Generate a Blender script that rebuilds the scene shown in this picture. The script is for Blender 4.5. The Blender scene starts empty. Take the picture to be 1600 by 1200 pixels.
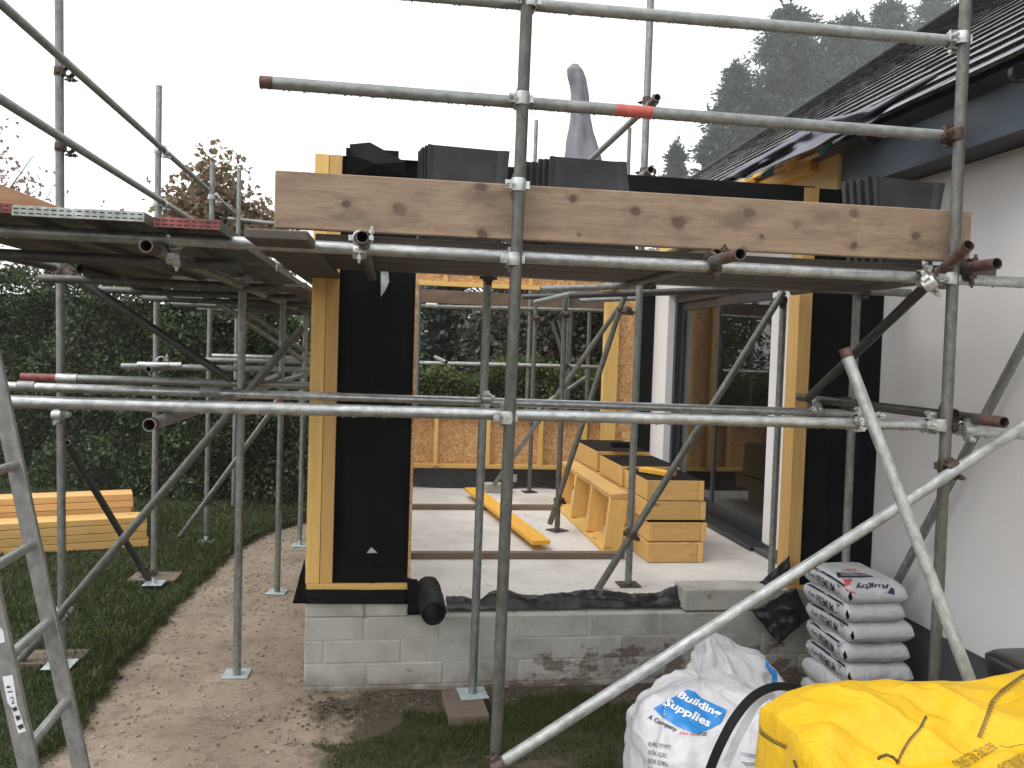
import bpy, bmesh, math, random
import numpy as np
from mathutils import Vector, Matrix, noise
from mathutils.bvhtree import BVHTree

S = bpy.context.scene
random.seed(7)
R = math.radians

# ------------------------------------------------------------------ camera
F_PX, CAM_Z = 1311.0, 2.03
yaw, pitch, roll = R(8.446), R(2.288), R(1.866)
_f = Vector((math.sin(yaw)*math.cos(pitch), math.cos(yaw)*math.cos(pitch), -math.sin(pitch)))
_r = Vector((math.cos(yaw), -math.sin(yaw), 0))
_u = _r.cross(_f)
CR = _r*math.cos(roll) + _u*math.sin(roll)
CU = -_r*math.sin(roll) + _u*math.cos(roll)
CB = -_f
CAM = Vector((0, 0, CAM_Z))
cd = bpy.data.cameras.new('camera')
cd.sensor_width = 36
cd.lens = F_PX/1600*36
cd.clip_start = 0.05
cd.clip_end = 600
cam = bpy.data.objects.new('camera', cd)
S.collection.objects.link(cam)
cam.matrix_world = Matrix(((CR.x, CU.x, CB.x, CAM.x), (CR.y, CU.y, CB.y, CAM.y), (CR.z, CU.z, CB.z, CAM.z), (0, 0, 0, 1)))
S.camera = cam

# ------------------------------------------------------------------ sky, sun, exposure (bright even overcast)
W = bpy.data.worlds.new('World')
S.world = W
W.use_nodes = True
nt = W.node_tree
nt.nodes.clear()
sky = nt.nodes.new('ShaderNodeTexSky')
sky.sky_type = 'NISHITA'
sky.sun_disc = False
sky.sun_elevation = R(55)
sky.sun_rotation = R(248)
sky.dust_density = 4
hs = nt.nodes.new('ShaderNodeHueSaturation')
hs.inputs['Saturation'].default_value = 0.12
nt.links.new(sky.outputs[0], hs.inputs['Color'])
bg1 = nt.nodes.new('ShaderNodeBackground')
bg1.inputs['Strength'].default_value = 0.06
nt.links.new(hs.outputs[0], bg1.inputs['Color'])
bg2 = nt.nodes.new('ShaderNodeBackground')            # the cloud layer: one even pale grey all round
bg2.inputs['Color'].default_value = (0.97, 0.985, 1.0, 1)
bg2.inputs['Strength'].default_value = 0.93
ad = nt.nodes.new('ShaderNodeAddShader')
wo = nt.nodes.new('ShaderNodeOutputWorld')
nt.links.new(bg1.outputs[0], ad.inputs[0])
nt.links.new(bg2.outputs[0], ad.inputs[1])
nt.links.new(ad.outputs[0], wo.inputs['Surface'])
sl = bpy.data.lights.new('sun', 'SUN')
sl.energy = 1.25
sl.angle = R(50)
sl.color = (1, 0.97, 0.93)
sun = bpy.data.objects.new('sun', sl)
S.collection.objects.link(sun)
sun.rotation_euler = Vector((.50, .20, -.84)).to_track_quat('-Z', 'Y').to_euler()
S.view_settings.view_transform = 'Standard'
S.view_settings.look = 'None'
S.view_settings.gamma = 1
S.view_settings.exposure = 0.42
S.view_settings.use_curve_mapping = False
S.cycles.use_denoising = True
S.cycles.max_bounces = 7
S.cycles.diffuse_bounces = 4
S.cycles.glossy_bounces = 4
S.cycles.transmission_bounces = 6
S.cycles.volume_bounces = 1
S.cycles.transparent_max_bounces = 8

# ------------------------------------------------------------------ helpers
def at(px, py, **k):
    """point of the plane X=.. / Y=.. / Z=.. that shows at a pixel of the 1600x1200 photograph"""
    d = CR*((px-800)/F_PX) + CU*(-(py-600)/F_PX) - CB
    (a, v), = k.items()
    i = 'XYZ'.index(a)
    return CAM + d*((v-CAM[i])/d[i])

def px_ray(px, py):
    return (CR*((px-800)/F_PX) + CU*(-(py-600)/F_PX) - CB).normalized()

WM = {}
def place(o, M, parent=None):
    S.collection.objects.link(o)
    M = M.copy()
    WM[o] = M
    if parent is not None:
        o.parent = parent
        o.matrix_basis = WM[parent].inverted() @ M
    else:
        o.matrix_basis = M
    return o

def tag(o, label=None, cat=None, group=None, kind=None):
    if label: o['label'] = label
    if cat: o['category'] = cat
    if group: o['group'] = group
    if kind: o['kind'] = kind
    return o

def thing(name, label, cat, loc=(0, 0, 0), group=None):
    o = bpy.data.objects.new(name, None)
    o.empty_display_size = .1
    place(o, Matrix.Translation(Vector(loc)))
    return tag(o, label, cat, group)

def mk(name, verts, faces, mat, parent=None, M=None, smooth=False, fm=None):
    me = bpy.data.meshes.new(name)
    me.from_pydata([tuple(v) for v in verts], [], faces)
    mats = mat if isinstance(mat, (list, tuple)) else [mat]
    for m in mats: me.materials.append(m)
    if fm is not None:
        me.polygons.foreach_set('material_index', fm)
    if smooth:
        me.polygons.foreach_set('use_smooth', [True]*len(me.polygons))
    me.update()
    o = bpy.data.objects.new(name, me)
    return place(o, M or Matrix.Identity(4), parent)

def npmesh(name, V, Fq, mat, parent=None, M=None, smooth=False):
    """V (n,3) numpy, Fq (m,k) numpy index array with k = 3 or 4"""
    me = bpy.data.meshes.new(name)
    k = Fq.shape[1]
    me.vertices.add(len(V)); me.vertices.foreach_set('co', V.astype(np.float32).ravel())
    me.loops.add(Fq.size); me.loops.foreach_set('vertex_index', Fq.astype(np.int32).ravel())
    me.polygons.add(len(Fq))
    me.polygons.foreach_set('loop_start', (np.arange(len(Fq))*k).astype(np.int32))
    me.polygons.foreach_set('loop_total', np.full(len(Fq), k, np.int32))
    if smooth: me.polygons.foreach_set('use_smooth', np.ones(len(Fq), bool))
    for m in (mat if isinstance(mat, (list, tuple)) else [mat]): me.materials.append(m)
    me.update(calc_edges=True)
    me.validate()
    o = bpy.data.objects.new(name, me)
    return place(o, M or Matrix.Identity(4), parent)

def frame(x, up=Vector((0, 0, 1))):
    """rotation whose local X is x and local Z is close to up"""
    x = Vector(x).normalized()
    up = Vector(up)
    y = up.cross(x)
    if y.length < 1e-4: y = Vector((0, 1, 0)).cross(x)
    y.normalize()
    z = x.cross(y)
    return Matrix((x, y, z)).transposed().to_4x4()

_box = {}
def chamfer_mesh(l, w, h, b):
    key = (round(l, 4), round(w, 4), round(h, 4), round(b, 4))
    if key in _box: return _box[key]
    bm = bmesh.new()
    bmesh.ops.create_cube(bm, size=1)
    for v in bm.verts: v.co = Vector((v.co.x*l, v.co.y*w, v.co.z*h))
    if b > 0: bmesh.ops.bevel(bm, geom=bm.edges[:], offset=min(b, .3*min(l, w, h)), segments=1, affect='EDGES')
    me = bpy.data.meshes.new('piece')
    bm.to_mesh(me); bm.free()
    _box[key] = me
    return me

def cbox(name, lo, hi, mat, parent=None, b=.003, rot=None):
    """axis aligned chamfered box; its local X is its longest side so that wood grain runs along it"""
    lo, hi = Vector(lo), Vector(hi)
    c, s = (lo+hi)/2, hi-lo
    ax = max(range(3), key=lambda i: s[i])
    if ax == 0: fr, d = Matrix.Identity(4), (s.x, s.y, s.z)
    elif ax == 1: fr, d = Matrix.Rotation(R(90), 4, 'Z'), (s.y, s.x, s.z)
    else: fr, d = frame((0, 0, 1), (0, -1, 0)), (s.z, s.x, s.y)
    me = chamfer_mesh(*d, b).copy()
    me.materials.append(mat)
    o = bpy.data.objects.new(name, me)
    M = Matrix.Translation(c) @ (rot or Matrix.Identity(4)) @ fr
    return place(o, M, parent)

def plank(name, p0, p1, w, t, mat, parent=None, up=(0, 0, 1), b=.003):
    p0, p1 = Vector(p0), Vector(p1)
    me = chamfer_mesh((p1-p0).length, w, t, b).copy()
    me.materials.append(mat)
    o = bpy.data.objects.new(name, me)
    return place(o, Matrix.Translation((p0+p1)/2) @ frame(p1-p0, up), parent)

def tube(name, p0, p1, mat, parent=None, r=.0242, end=None, e0=0, e1=0, n=18):
    """hollow scaffold tube; e0 / e1: length of painted or rusty end, in metres"""
    p0, p1 = Vector(p0), Vector(p1)
    L = (p1-p0).length
    rings = [(0, r)]
    if e0: rings.append((e0, r))
    if e1: rings.append((L-e1, r))
    rings.append((L, r))
    V, Fc, fm = [], [], []
    def ring(z, rr):
        i = len(V)
        for k in range(n):
            a = 2*math.pi*k/n
            V.append((z, rr*math.cos(a), rr*math.sin(a)))
        return i
    idx = [ring(*q) for q in rings]
    for s in range(len(idx)-1):
        m = 1 if ((s == 0 and e0) or (s == len(idx)-2 and e1)) else 0
        for k in range(n):
            k2 = (k+1) % n
            Fc.append((idx[s]+k, idx[s+1]+k, idx[s+1]+k2, idx[s]+k2)); fm.append(m)
    d = min(.12, L*.3)
    for a, z in ((idx[0], d), (idx[-1], L-d)):
        i1 = ring(V[a][0], r-.004)
        i2 = ring(z, r-.004)
        for k in range(n):
            k2 = (k+1) % n
            f1, f2 = (a+k, a+k2, i1+k2, i1+k), (i1+k, i1+k2, i2+k2, i2+k)
            if a == idx[-1]: f1, f2 = f1[::-1], f2[::-1]
            Fc += [f1, f2]; fm += [0, 2]
        Fc.append(tuple(i2+k for k in range(n))); fm.append(2)
    fr = frame(p1-p0, (0, 0, 1) if abs((p1-p0).normalized().z) < .9 else (0, 1, 0))
    o = mk(name, V, Fc, [mat, end or M_RED, M_TUBEIN], parent, Matrix.Translation(p0) @ fr, True, fm)
    try:
        o.data.set_sharp_from_angle(angle=R(40))
    except Exception: pass
    return o

def cyl(V, Fc, p0, p1, r, n=8, cap=True):
    p0, p1 = Vector(p0), Vector(p1)
    fr = frame(p1-p0).to_3x3()
    i = len(V)
    for p in (p0, p1):
        for k in range(n):
            a = 2*math.pi*k/n
            V.append(p + fr @ Vector((0, r*math.cos(a), r*math.sin(a))))
    for k in range(n):
        Fc.append((i+k, i+n+k, i+n+(k+1) % n, i+(k+1) % n))
    if cap:
        Fc.append(tuple(i+k for k in range(n)))
        Fc.append(tuple(i+n+k for k in range(n))[::-1])

def addbox(V, Fc, c, s, fr=None):
    c = Vector(c); i = len(V)
    for sx in (-.5, .5):
        for sy in (-.5, .5):
            for sz in (-.5, .5):
                q = Vector((sx*s[0], sy*s[1], sz*s[2]))
                V.append(c + (fr @ q if fr else q))
    for f in ((0, 1, 3, 2), (4, 6, 7, 5), (0, 4, 5, 1), (2, 3, 7, 6), (0, 2, 6, 4), (1, 5, 7, 3)):
        Fc.append(tuple(i+k for k in f))

def coupler(c, dA, dB, parent, mat=None, side=None):
    """band round tube A (axis dA through c) and a second band round tube B lying beside it"""
    c, dA, dB = Vector(c), Vector(dA).normalized(), Vector(dB).normalized()
    nrm = dA.cross(dB)
    if nrm.length < .05: nrm = dA.cross(Vector((0, 0, 1)))
    nrm.normalize()
    if side is None: side = Vector((0, 1, 0))
    if nrm.dot(Vector(side)) < 0: nrm = -nrm
    V, Fc = [], []
    for cc, d, sg in ((c, dA, 1), (c+nrm*.051, dB, -1)):
        fr = frame(d, nrm).to_3x3()
        n, i = 16, len(V)
        prof = [(-.027, .0246), (-.025, .0295), (-.01, .031), (.01, .031), (.025, .0295), (.027, .0246)]
        for z, rr in prof:
            for k in range(n):
                a = 2*math.pi*k/n
                V.append(cc + fr @ Vector((z, rr*math.cos(a), rr*math.sin(a))))
        for s in range(len(prof)-1):
            for k in range(n):
                k2 = (k+1) % n
                Fc.append((i+s*n+k, i+(s+1)*n+k, i+(s+1)*n+k2, i+s*n+k2))
        ey = fr @ Vector((0, 1, 0)); ez = fr @ Vector((0, 0, 1))
        # hinge knuckle on one side, bolt with nut and flap on the other
        addbox(V, Fc, cc+ey*.036, (.03, .016, .022), fr)
        addbox(V, Fc, cc-ey*.040-ez*.002*sg, (.034, .026, .016), fr)
        b0 = cc - ey*.043 + ez*.022*sg
        cyl(V, Fc, b0, cc-ey*.046-ez*.05*sg, .0062, 6)
        cyl(V, Fc, cc-ey*.044-ez*.022*sg, cc-ey*.045-ez*.036*sg, .0125, 6)
    addbox(V, Fc, c+nrm*.0255, (.034, .034, .012), frame(dA, nrm).to_3x3())
    o = mk('coupler', [v-c for v in V], Fc, mat or M_COUPLER, parent, Matrix.Translation(c), True)
    try: o.data.set_sharp_from_angle(angle=R(35))
    except Exception: pass
    return o

# ------------------------------------------------------------------ materials
def mat(name):
    m = bpy.data.materials.new(name)
    m.use_nodes = True
    t = m.node_tree
    p = t.nodes['Principled BSDF']
    return m, t, p
def N(t, typ, **k):
    n = t.nodes.new(typ)
    for a, v in k.items():
        if a.startswith('i_'): n.inputs[a[2:].replace('_', ' ')].default_value = v
        else: setattr(n, a, v)
    return n
def L(t, a, b): t.links.new(a, b)
def c4(c): return (*c, 1) if len(c) == 3 else c
def coords(t, scale=(1, 1, 1), kind='Object', rnd=True):
    tc = N(t, 'ShaderNodeTexCoord')
    mp = N(t, 'ShaderNodeMapping')
    mp.inputs['Scale'].default_value = scale
    if kind == 'World':
        g = N(t, 'ShaderNodeNewGeometry'); L(t, g.outputs['Position'], mp.inputs['Vector']); return mp.outputs[0]
    if rnd:
        oi = N(t, 'ShaderNodeObjectInfo')
        ml = N(t, 'ShaderNodeMath', operation='MULTIPLY'); ml.inputs[1].default_value = 37.0
        L(t, oi.outputs['Random'], ml.inputs[0])
        va = N(t, 'ShaderNodeVectorMath', operation='ADD')
        L(t, tc.outputs[kind], va.inputs[0]); L(t, ml.outputs[0], va.inputs[1])
        L(t, va.outputs[0], mp.inputs['Vector'])
    else: L(t, tc.outputs[kind], mp.inputs['Vector'])
    return mp.outputs[0]
def noisef(t, vec, scale, detail=4, rough=.55, dist=0):
    n = N(t, 'ShaderNodeTexNoise')
    n.inputs['Scale'].default_value = scale; n.inputs['Detail'].default_value = detail
    n.inputs['Roughness'].default_value = rough; n.inputs['Distortion'].default_value = dist
    L(t, vec, n.inputs['Vector']); return n.outputs['Fac']
def ramp(t, fac, stops, interp='LINEAR'):
    r = N(t, 'ShaderNodeValToRGB'); e = r.color_ramp; e.interpolation = interp
    while len(e.elements) < len(stops): e.elements.new(.5)
    for el, (p, c) in zip(e.elements, stops):
        el.position = p; el.color = c4(c) if not isinstance(c, (int, float)) else (c, c, c, 1)
    L(t, fac, r.inputs[0]); return r.outputs[0]
def mix(t, fac, a, b, mode='MIX'):
    m = N(t, 'ShaderNodeMix', data_type='RGBA', blend_type=mode)
    for s, v in ((m.inputs[0], fac), (m.inputs[6], a), (m.inputs[7], b)):
        if isinstance(v, (int, float)): s.default_value = v
        elif isinstance(v, tuple): s.default_value = c4(v)
        else: L(t, v, s)
    return m.outputs[2]
def math_(t, op, a, b=None, c=None, clamp=False):
    m = N(t, 'ShaderNodeMath', operation=op, use_clamp=clamp)
    for s, v in zip(m.inputs, (a, b, c)):
        if v is None: continue
        if isinstance(v, (int, float)): s.default_value = v
        else: L(t, v, s)
    return m.outputs[0]
def bump(t, p, h, strength=.3, dist=.005):
    b = N(t, 'ShaderNodeBump'); b.inputs['Strength'].default_value = strength; b.inputs['Distance'].default_value = dist
    L(t, h, b.inputs['Height']); L(t, b.outputs[0], p.inputs['Normal'])
def setp(p, **k):
    for a, v in k.items(): p.inputs[a.replace('_', ' ')].default_value = c4(v) if isinstance(v, tuple) else v
def objvar(t, col, amt=.25):
    oi = N(t, 'ShaderNodeObjectInfo')
    mr = N(t, 'ShaderNodeMapRange'); mr.inputs['To Min'].default_value = 1-amt; mr.inputs['To Max'].default_value = 1+amt
    L(t, oi.outputs['Random'], mr.inputs['Value'])
    cb = N(t, 'ShaderNodeHueSaturation'); L(t, mr.outputs[0], cb.inputs['Value']); L(t, col, cb.inputs['Color'])
    return cb.outputs[0]

def plain(name, col, rough=.6, metal=0, n_amt=.15, n_scale=8, bmp=.15, spec=.5, var=0, bs=60):
    m, t, p = mat(name)
    v = coords(t)
    a = tuple(x*(1-n_amt) for x in col); b = tuple(min(1, x*(1+n_amt)) for x in col)
    c = ramp(t, noisef(t, v, n_scale, 5), [(.3, a), (.7, b)])
    if var: c = objvar(t, c, var)
    L(t, c, p.inputs['Base Color'])
    setp(p, Roughness=rough, Metallic=metal)
    p.inputs['Specular IOR Level'].default_value = spec
    if bmp: bump(t, p, noisef(t, v, bs, 4), bmp, .002)
    return m

def galv(name, dark, light, rough=.42, metal=.75, dirt=(.06, .05, .035), dirt_amt=.5):
    m, t, p = mat(name)
    v = coords(t, (.6, 1, 1))
    v2 = coords(t, (.25, 1, 1))
    c = ramp(t, noisef(t, v, 34, 6, .65), [(.32, dark), (.68, light)])
    c2 = mix(t, math_(t, 'MULTIPLY', ramp(t, noisef(t, v2, 9, 5, .7, .6), [(.5, 0), (.68, 1)]), dirt_amt), c, dirt)
    vo = N(t, 'ShaderNodeTexVoronoi'); vo.inputs['Scale'].default_value = 60; L(t, v, vo.inputs['Vector'])
    spots = ramp(t, vo.outputs['Distance'], [(.05, 1), (.11, 0)])
    gate = ramp(t, noisef(t, v2, 6, 2), [(.5, 0), (.6, .8)])
    c3 = mix(t, math_(t, 'MULTIPLY', spots, gate), c2, (.035, .033, .03))
    L(t, objvar(t, c3, .12), p.inputs['Base Color'])
    L(t, ramp(t, noisef(t, v2, 14, 5), [(.3, rough-.1), (.7, rough+.18)]), p.inputs['Roughness'])
    setp(p, Metallic=metal)
    bump(t, p, noisef(t, v, 90, 4), .12, .001)
    return m

def wood(name, base, dark, knot=(.12, .05, .02), rough=.6, knot_p=.5, grain=1., stains=None, spots=(), var=.12, wet=0, world_stain=None):
    """grain runs along local X. spots: (x, z, r) knots at given places of the local XZ face"""
    m, t, p = mat(name)
    v = coords(t, (1, 1, 1), rnd=not spots)
    def sc(s):
        mp = N(t, 'ShaderNodeMapping'); mp.inputs['Scale'].default_value = s; L(t, v, mp.inputs['Vector']); return mp.outputs[0]
    vg = sc((1.3, 16, 16))
    kmask = None
    if spots:
        nv = N(t, 'ShaderNodeTexNoise'); nv.inputs['Scale'].default_value = 26; nv.inputs['Detail'].default_value = 4; L(t, v, nv.inputs['Vector'])
        ns = N(t, 'ShaderNodeVectorMath', operation='MULTIPLY_ADD'); L(t, nv.outputs['Color'], ns.inputs[0]); ns.inputs[1].default_value = (.026, 0, .026); L(t, v, ns.inputs[2])
        nb = N(t, 'ShaderNodeVectorMath', operation='SUBTRACT'); L(t, ns.outputs[0], nb.inputs[0]); nb.inputs[1].default_value = (.013, 0, .013)
        sx = N(t, 'ShaderNodeSeparateXYZ'); L(t, nb.outputs[0], sx.inputs[0])
        for (x, z, r_) in spots:
            dx = math_(t, 'MULTIPLY', math_(t, 'SUBTRACT', sx.outputs[0], x), .85)
            dz = math_(t, 'SUBTRACT', sx.outputs[2], z)
            d = math_(t, 'SQRT', math_(t, 'ADD', math_(t, 'MULTIPLY', dx, dx), math_(t, 'MULTIPLY', dz, dz)))
            k = math_(t, 'DIVIDE', r_, math_(t, 'ADD', d, .001))
            kmask = k if kmask is None else math_(t, 'MAXIMUM', kmask, k)
    else:
        vo = N(t, 'ShaderNodeTexVoronoi'); vo.inputs['Scale'].default_value = 1; L(t, sc((2.6, 9, 9)), vo.inputs['Vector'])
        sepc = N(t, 'ShaderNodeSeparateColor'); L(t, vo.outputs['Color'], sepc.inputs[0])
        gate = math_(t, 'LESS_THAN', sepc.outputs[0], knot_p)
        kmask = math_(t, 'MULTIPLY', math_(t, 'DIVIDE', .07, math_(t, 'ADD', vo.outputs['Distance'], .01)), gate)
    # the grain flows round the knots
    wob = math_(t, 'MULTIPLY', kmask, .35, clamp=True)
    nz = N(t, 'ShaderNodeTexNoise'); nz.inputs['Scale'].default_value = 2.2; nz.inputs['Detail'].default_value = 6
    nz.inputs['Roughness'].default_value = .62; nz.inputs['Distortion'].default_value = .5
    cv = N(t, 'ShaderNodeVectorMath', operation='ADD'); L(t, vg, cv.inputs[0]); L(t, wob, cv.inputs[1]); L(t, cv.outputs[0], nz.inputs['Vector'])
    g = ramp(t, nz.outputs['Fac'], [(.5-.22/grain, 0), (.5+.25/grain, 1)])
    fine = ramp(t, noisef(t, sc((3, 70, 70)), 3, 3), [(.35, .86), (.7, 1.06)])
    col = mix(t, g, dark, base)
    col = mix(t, .7, col, mix(t, 1, col, fine, 'MULTIPLY'))
    ring = ramp(t, kmask, [(.30, 0), (.62, .30), (.78, .55), (.86, .9), (.93, .7), (1.0, .95)])
    col = mix(t, ring, col, knot)
    if stains:
        col = mix(t, ramp(t, noisef(t, sc((1.2, 3, 3)), 3.3, 5, .6), [(.50, 0), (.68, .85)]), col, stains)
        col = mix(t, ramp(t, noisef(t, sc((6, 9, 9)), 6, 4, .7), [(.62, 0), (.7, .45)]), col, tuple(min(1, x*1.7) for x in base))
        col = mix(t, ramp(t, noisef(t, sc((2.5, 26, 26)), 2.4, 6, .7, .8), [(.56, 0), (.66, .6)]), col, stains)
        col = mix(t, ramp(t, noisef(t, sc((1.5, 2.2, 2.2)), 1.6, 6, .65, .4), [(.40, 0), (.70, .55)]), col, tuple(x*.62+.01 for x in base))
    L(t, objvar(t, col, var), p.inputs['Base Color'])
    setp(p, Roughness=rough)
    bump(t, p, math_(t, 'ADD', nz.outputs['Fac'], math_(t, 'MULTIPLY', noisef(t, sc((3, 90, 90)), 3, 3), .5)), .25, .002)
    return m

M_GALV = galv('galvanised_bright', (.30, .32, .32), (.60, .62, .61), .40, .8, dirt_amt=.25)
M_GALVM = galv('galvanised_mid', (.15, .165, .155), (.30, .32, .30), .42, .6, (.09, .085, .06), .35)
M_GALVD = galv('galvanised_weathered', (.078, .08, .073), (.165, .168, .152), .5, .45, (.05, .05, .03), .5)
M_GALVB = galv('galvanised_matte', (.26, .275, .27), (.50, .52, .51), .5, .5, (.16, .16, .15), .3)
M_GALVK = galv('dark_steel', (.035, .035, .035), (.075, .075, .07), .45, .35, (.05, .04, .03), .4)
M_GALVP = galv('galvanised_pale', (.20, .215, .205), (.36, .38, .365), .5, .5, (.13, .12, .1), .25)
M_COUPLER = galv('coupler_zinc', (.35, .37, .36), (.68, .7, .68), .38, .8, (.08, .06, .04), .3)
M_COUPLERK = galv('coupler_rusty', (.05, .035, .028), (.13, .09, .07), .6, .4, (.04, .02, .015), .5)
M_RED = plain('rusty_red_end', (.10, .055, .048), .6, .3, .6, 26, .3)
M_REDB = plain('red_band_paint', (.50, .10, .085), .45, .0, .2, 30, .1)
M_TUBEIN = plain('dark_tube_inside', (.045, .028, .022), .85, 0, .4, 20, .2)  # bore and closing disc painted dark for the shade inside open tube ends
M_TIMBER = wood('new_timber', (.84, .55, .18), (.68, .41, .12), (.16, .07, .025), .55, .3, .8, var=.08)
M_TIMBERP = wood('pale_timber', (.72, .45, .16), (.56, .33, .10), (.16, .08, .03), .6, .35, .8, var=.1)
M_TIMBERY = wood('treated_timber', (.88, .50, .05), (.72, .36, .03), (.3, .12, .02), .55, .2, .7, var=.05)
M_LUMBER = wood('stacked_timber', (.85, .50, .20), (.66, .36, .12), (.25, .12, .04), .6, .2, .8, var=.12)
M_BATTEN = wood('brown_timber', (.23, .165, .115), (.14, .095, .065), (.06, .03, .02), .7, .3, 1.1, stains=(.10, .07, .05))
M_DECK = wood('old_scaffold_board', (.12, .10, .08), (.06, .05, .04), (.03, .02, .015), .75, .4, 1.2, stains=(.08, .07, .05))
M_SOLE = wood('sole_board', (.21, .16, .12), (.14, .105, .08), (.07, .04, .03), .75, .3, 1.1, stains=(.12, .09, .06))

def osb():
    m, t, p = mat('osb_board')
    v = coords(t, (1, 1, 1), rnd=True)
    cols = None
    hgt = None
    for i, (sc_, rot) in enumerate((((22, 22, 62), .3), ((24, 24, 58), -.5), ((60, 60, 26), .2))):
        mp = N(t, 'ShaderNodeMapping'); mp.inputs['Rotation'].default_value = (rot, rot, rot); mp.inputs['Scale'].default_value = sc_
        L(t, v, mp.inputs['Vector'])
        vo = N(t, 'ShaderNodeTexVoronoi'); vo.inputs['Scale'].default_value = 1.1; L(t, mp.outputs[0], vo.inputs['Vector'])
        s = N(t, 'ShaderNodeSeparateColor'); L(t, vo.outputs['Color'], s.inputs[0])
        c = ramp(t, s.outputs[0], [(0, (.40, .20, .085)), (.35, (.54, .30, .125)), (.75, (.62, .38, .165)), (1, (.74, .52, .28))])
        if cols is None: cols, hgt = c, s.outputs[1]
        else:
            g = math_(t, 'GREATER_THAN', s.outputs[2], .55)
            cols = mix(t, g, cols, c); 
    L(t, cols, p.inputs['Base Color']); setp(p, Roughness=.65)
    bump(t, p, hgt, .3, .002)
    return m
M_OSB = osb()

def membrane(name, col, rough, wr=1.):
    m, t, p = mat(name)
    v = coords(t)
    L(t, ramp(t, noisef(t, v, 5, 6, .6), [(.3, tuple(x*.7 for x in col)), (.75, tuple(x*1.35 for x in col))]), p.inputs['Base Color'])
    L(t, ramp(t, noisef(t, v, 4, 4), [(.3, rough-.1), (.7, rough+.12)]), p.inputs['Roughness'])
    p.inputs['Specular IOR Level'].default_value = .10 if rough > .4 else .5
    bump(t, p, math_(t, 'ADD', noisef(t, v, 5, 5, .5, .6), math_(t, 'MULTIPLY', noisef(t, v, 260, 2), .06)), .5*wr, .02)
    return m
M_MEM = membrane('black_breather_membrane', (.005, .005, .0055), .6, .35)
M_DPC = membrane('black_plastic_sheet', (.012, .012, .013), .28, 1.3)
M_ROLL = membrane('black_felt_roll', (.018, .019, .02), .6, .5)
M_GREYMEM = membrane('grey_roof_underlay', (.13, .13, .155), .6, .3)

def concrete_block():
    m, t, p = mat('concrete_block')
    w = coords(t, kind='World')
    v = coords(t)
    c = ramp(t, noisef(t, v, 5, 8, .62), [(.28, (.30, .29, .255)), (.5, (.46, .445, .40)), (.75, (.60, .58, .53))])
    c = mix(t, ramp(t, noisef(t, v, 150, 3, .7), [(.35, 0), (.75, .4)]), c, (.17, .165, .15))
    c = objvar(t, c, .1)
    c = mix(t, ramp(t, noisef(t, w, 1.5, 7, .65, .3), [(.47, 0), (.66, .5)]), c, (.19, .187, .17))
    # mortar smears: pale patches; red-brown soil splashes low on the wall
    c = mix(t, ramp(t, noisef(t, w, 2.1, 5, .6), [(.46, 0), (.64, .6)]), c, (.46, .45, .41))
    sp = N(t, 'ShaderNodeSeparateXYZ'); L(t, w, sp.inputs[0])
    zr = N(t, 'ShaderNodeMapRange'); zr.inputs['From Min'].default_value = .36; zr.inputs['From Max'].default_value = .03
    L(t, sp.outputs[2], zr.inputs['Value'])
    xr = N(t, 'ShaderNodeMapRange'); xr.inputs['From Min'].default_value = .35; xr.inputs['From Max'].default_value = .95
    L(t, sp.outputs[0], xr.inputs['Value'])
    zz = N(t, 'ShaderNodeMapping'); zz.inputs['Scale'].default_value = (1, 1, 1.9); L(t, w, zz.inputs[0])
    msk = math_(t, 'ADD', noisef(t, zz.outputs[0], 4.2, 9, .72), math_(t, 'MULTIPLY', math_(t, 'MULTIPLY', zr.outputs[0], xr.outputs[0]), .19))
    c = mix(t, ramp(t, msk, [(.64, 0), (.70, .75)]), c, (.085, .045, .03))
    zr2 = N(t, 'ShaderNodeMapRange'); zr2.inputs['From Min'].default_value = .12; zr2.inputs['From Max'].default_value = 0
    L(t, sp.outputs[2], zr2.inputs['Value'])
    c = mix(t, math_(t, 'MULTIPLY', zr2.outputs[0], ramp(t, noisef(t, w, 7, 6), [(.35, 0), (.6, .8)])), c, (.13, .09, .06))
    L(t, c, p.inputs['Base Color']); setp(p, Roughness=.9)
    bump(t, p, math_(t, 'ADD', noisef(t, v, 45, 6, .65), math_(t, 'MULTIPLY', noisef(t, v, 8, 4), 1.5)), .5, .006)
    return m
M_BLOCK = concrete_block()
M_MORTAR = plain('mortar', (.34, .33, .295), .95, 0, .25, 20, .5, bs=80)

def slab():
    m, t, p = mat('concrete_slab')
    w = coords(t, kind='World')
    c = ramp(t, noisef(t, w, 1.3, 8, .6), [(.3, (.46, .44, .41)), (.5, (.62, .60, .57)), (.7, (.74, .72, .69))])
    c = mix(t, ramp(t, noisef(t, w, 16, 7, .7, .5), [(.56, 0), (.68, .5)]), c, (.24, .20, .16))
    c = mix(t, ramp(t, noisef(t, w, 3, 5, .7), [(.55, 0), (.7, .45)]), c, (.66, .58, .47))
    L(t, c, p.inputs['Base Color'])
    L(t, ramp(t, noisef(t, w, 2, 4), [(.35, .45), (.6, .85)]), p.inputs['Roughness'])
    mp = N(t, 'ShaderNodeMapping'); mp.inputs['Scale'].default_value = (1, .25, 1); L(t, w, mp.inputs[0])
    bump(t, p, math_(t, 'ADD', noisef(t, w, 60, 5), noisef(t, mp.outputs[0], 30, 4)), .25, .004)
    return m
M_SLAB = slab()

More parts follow.
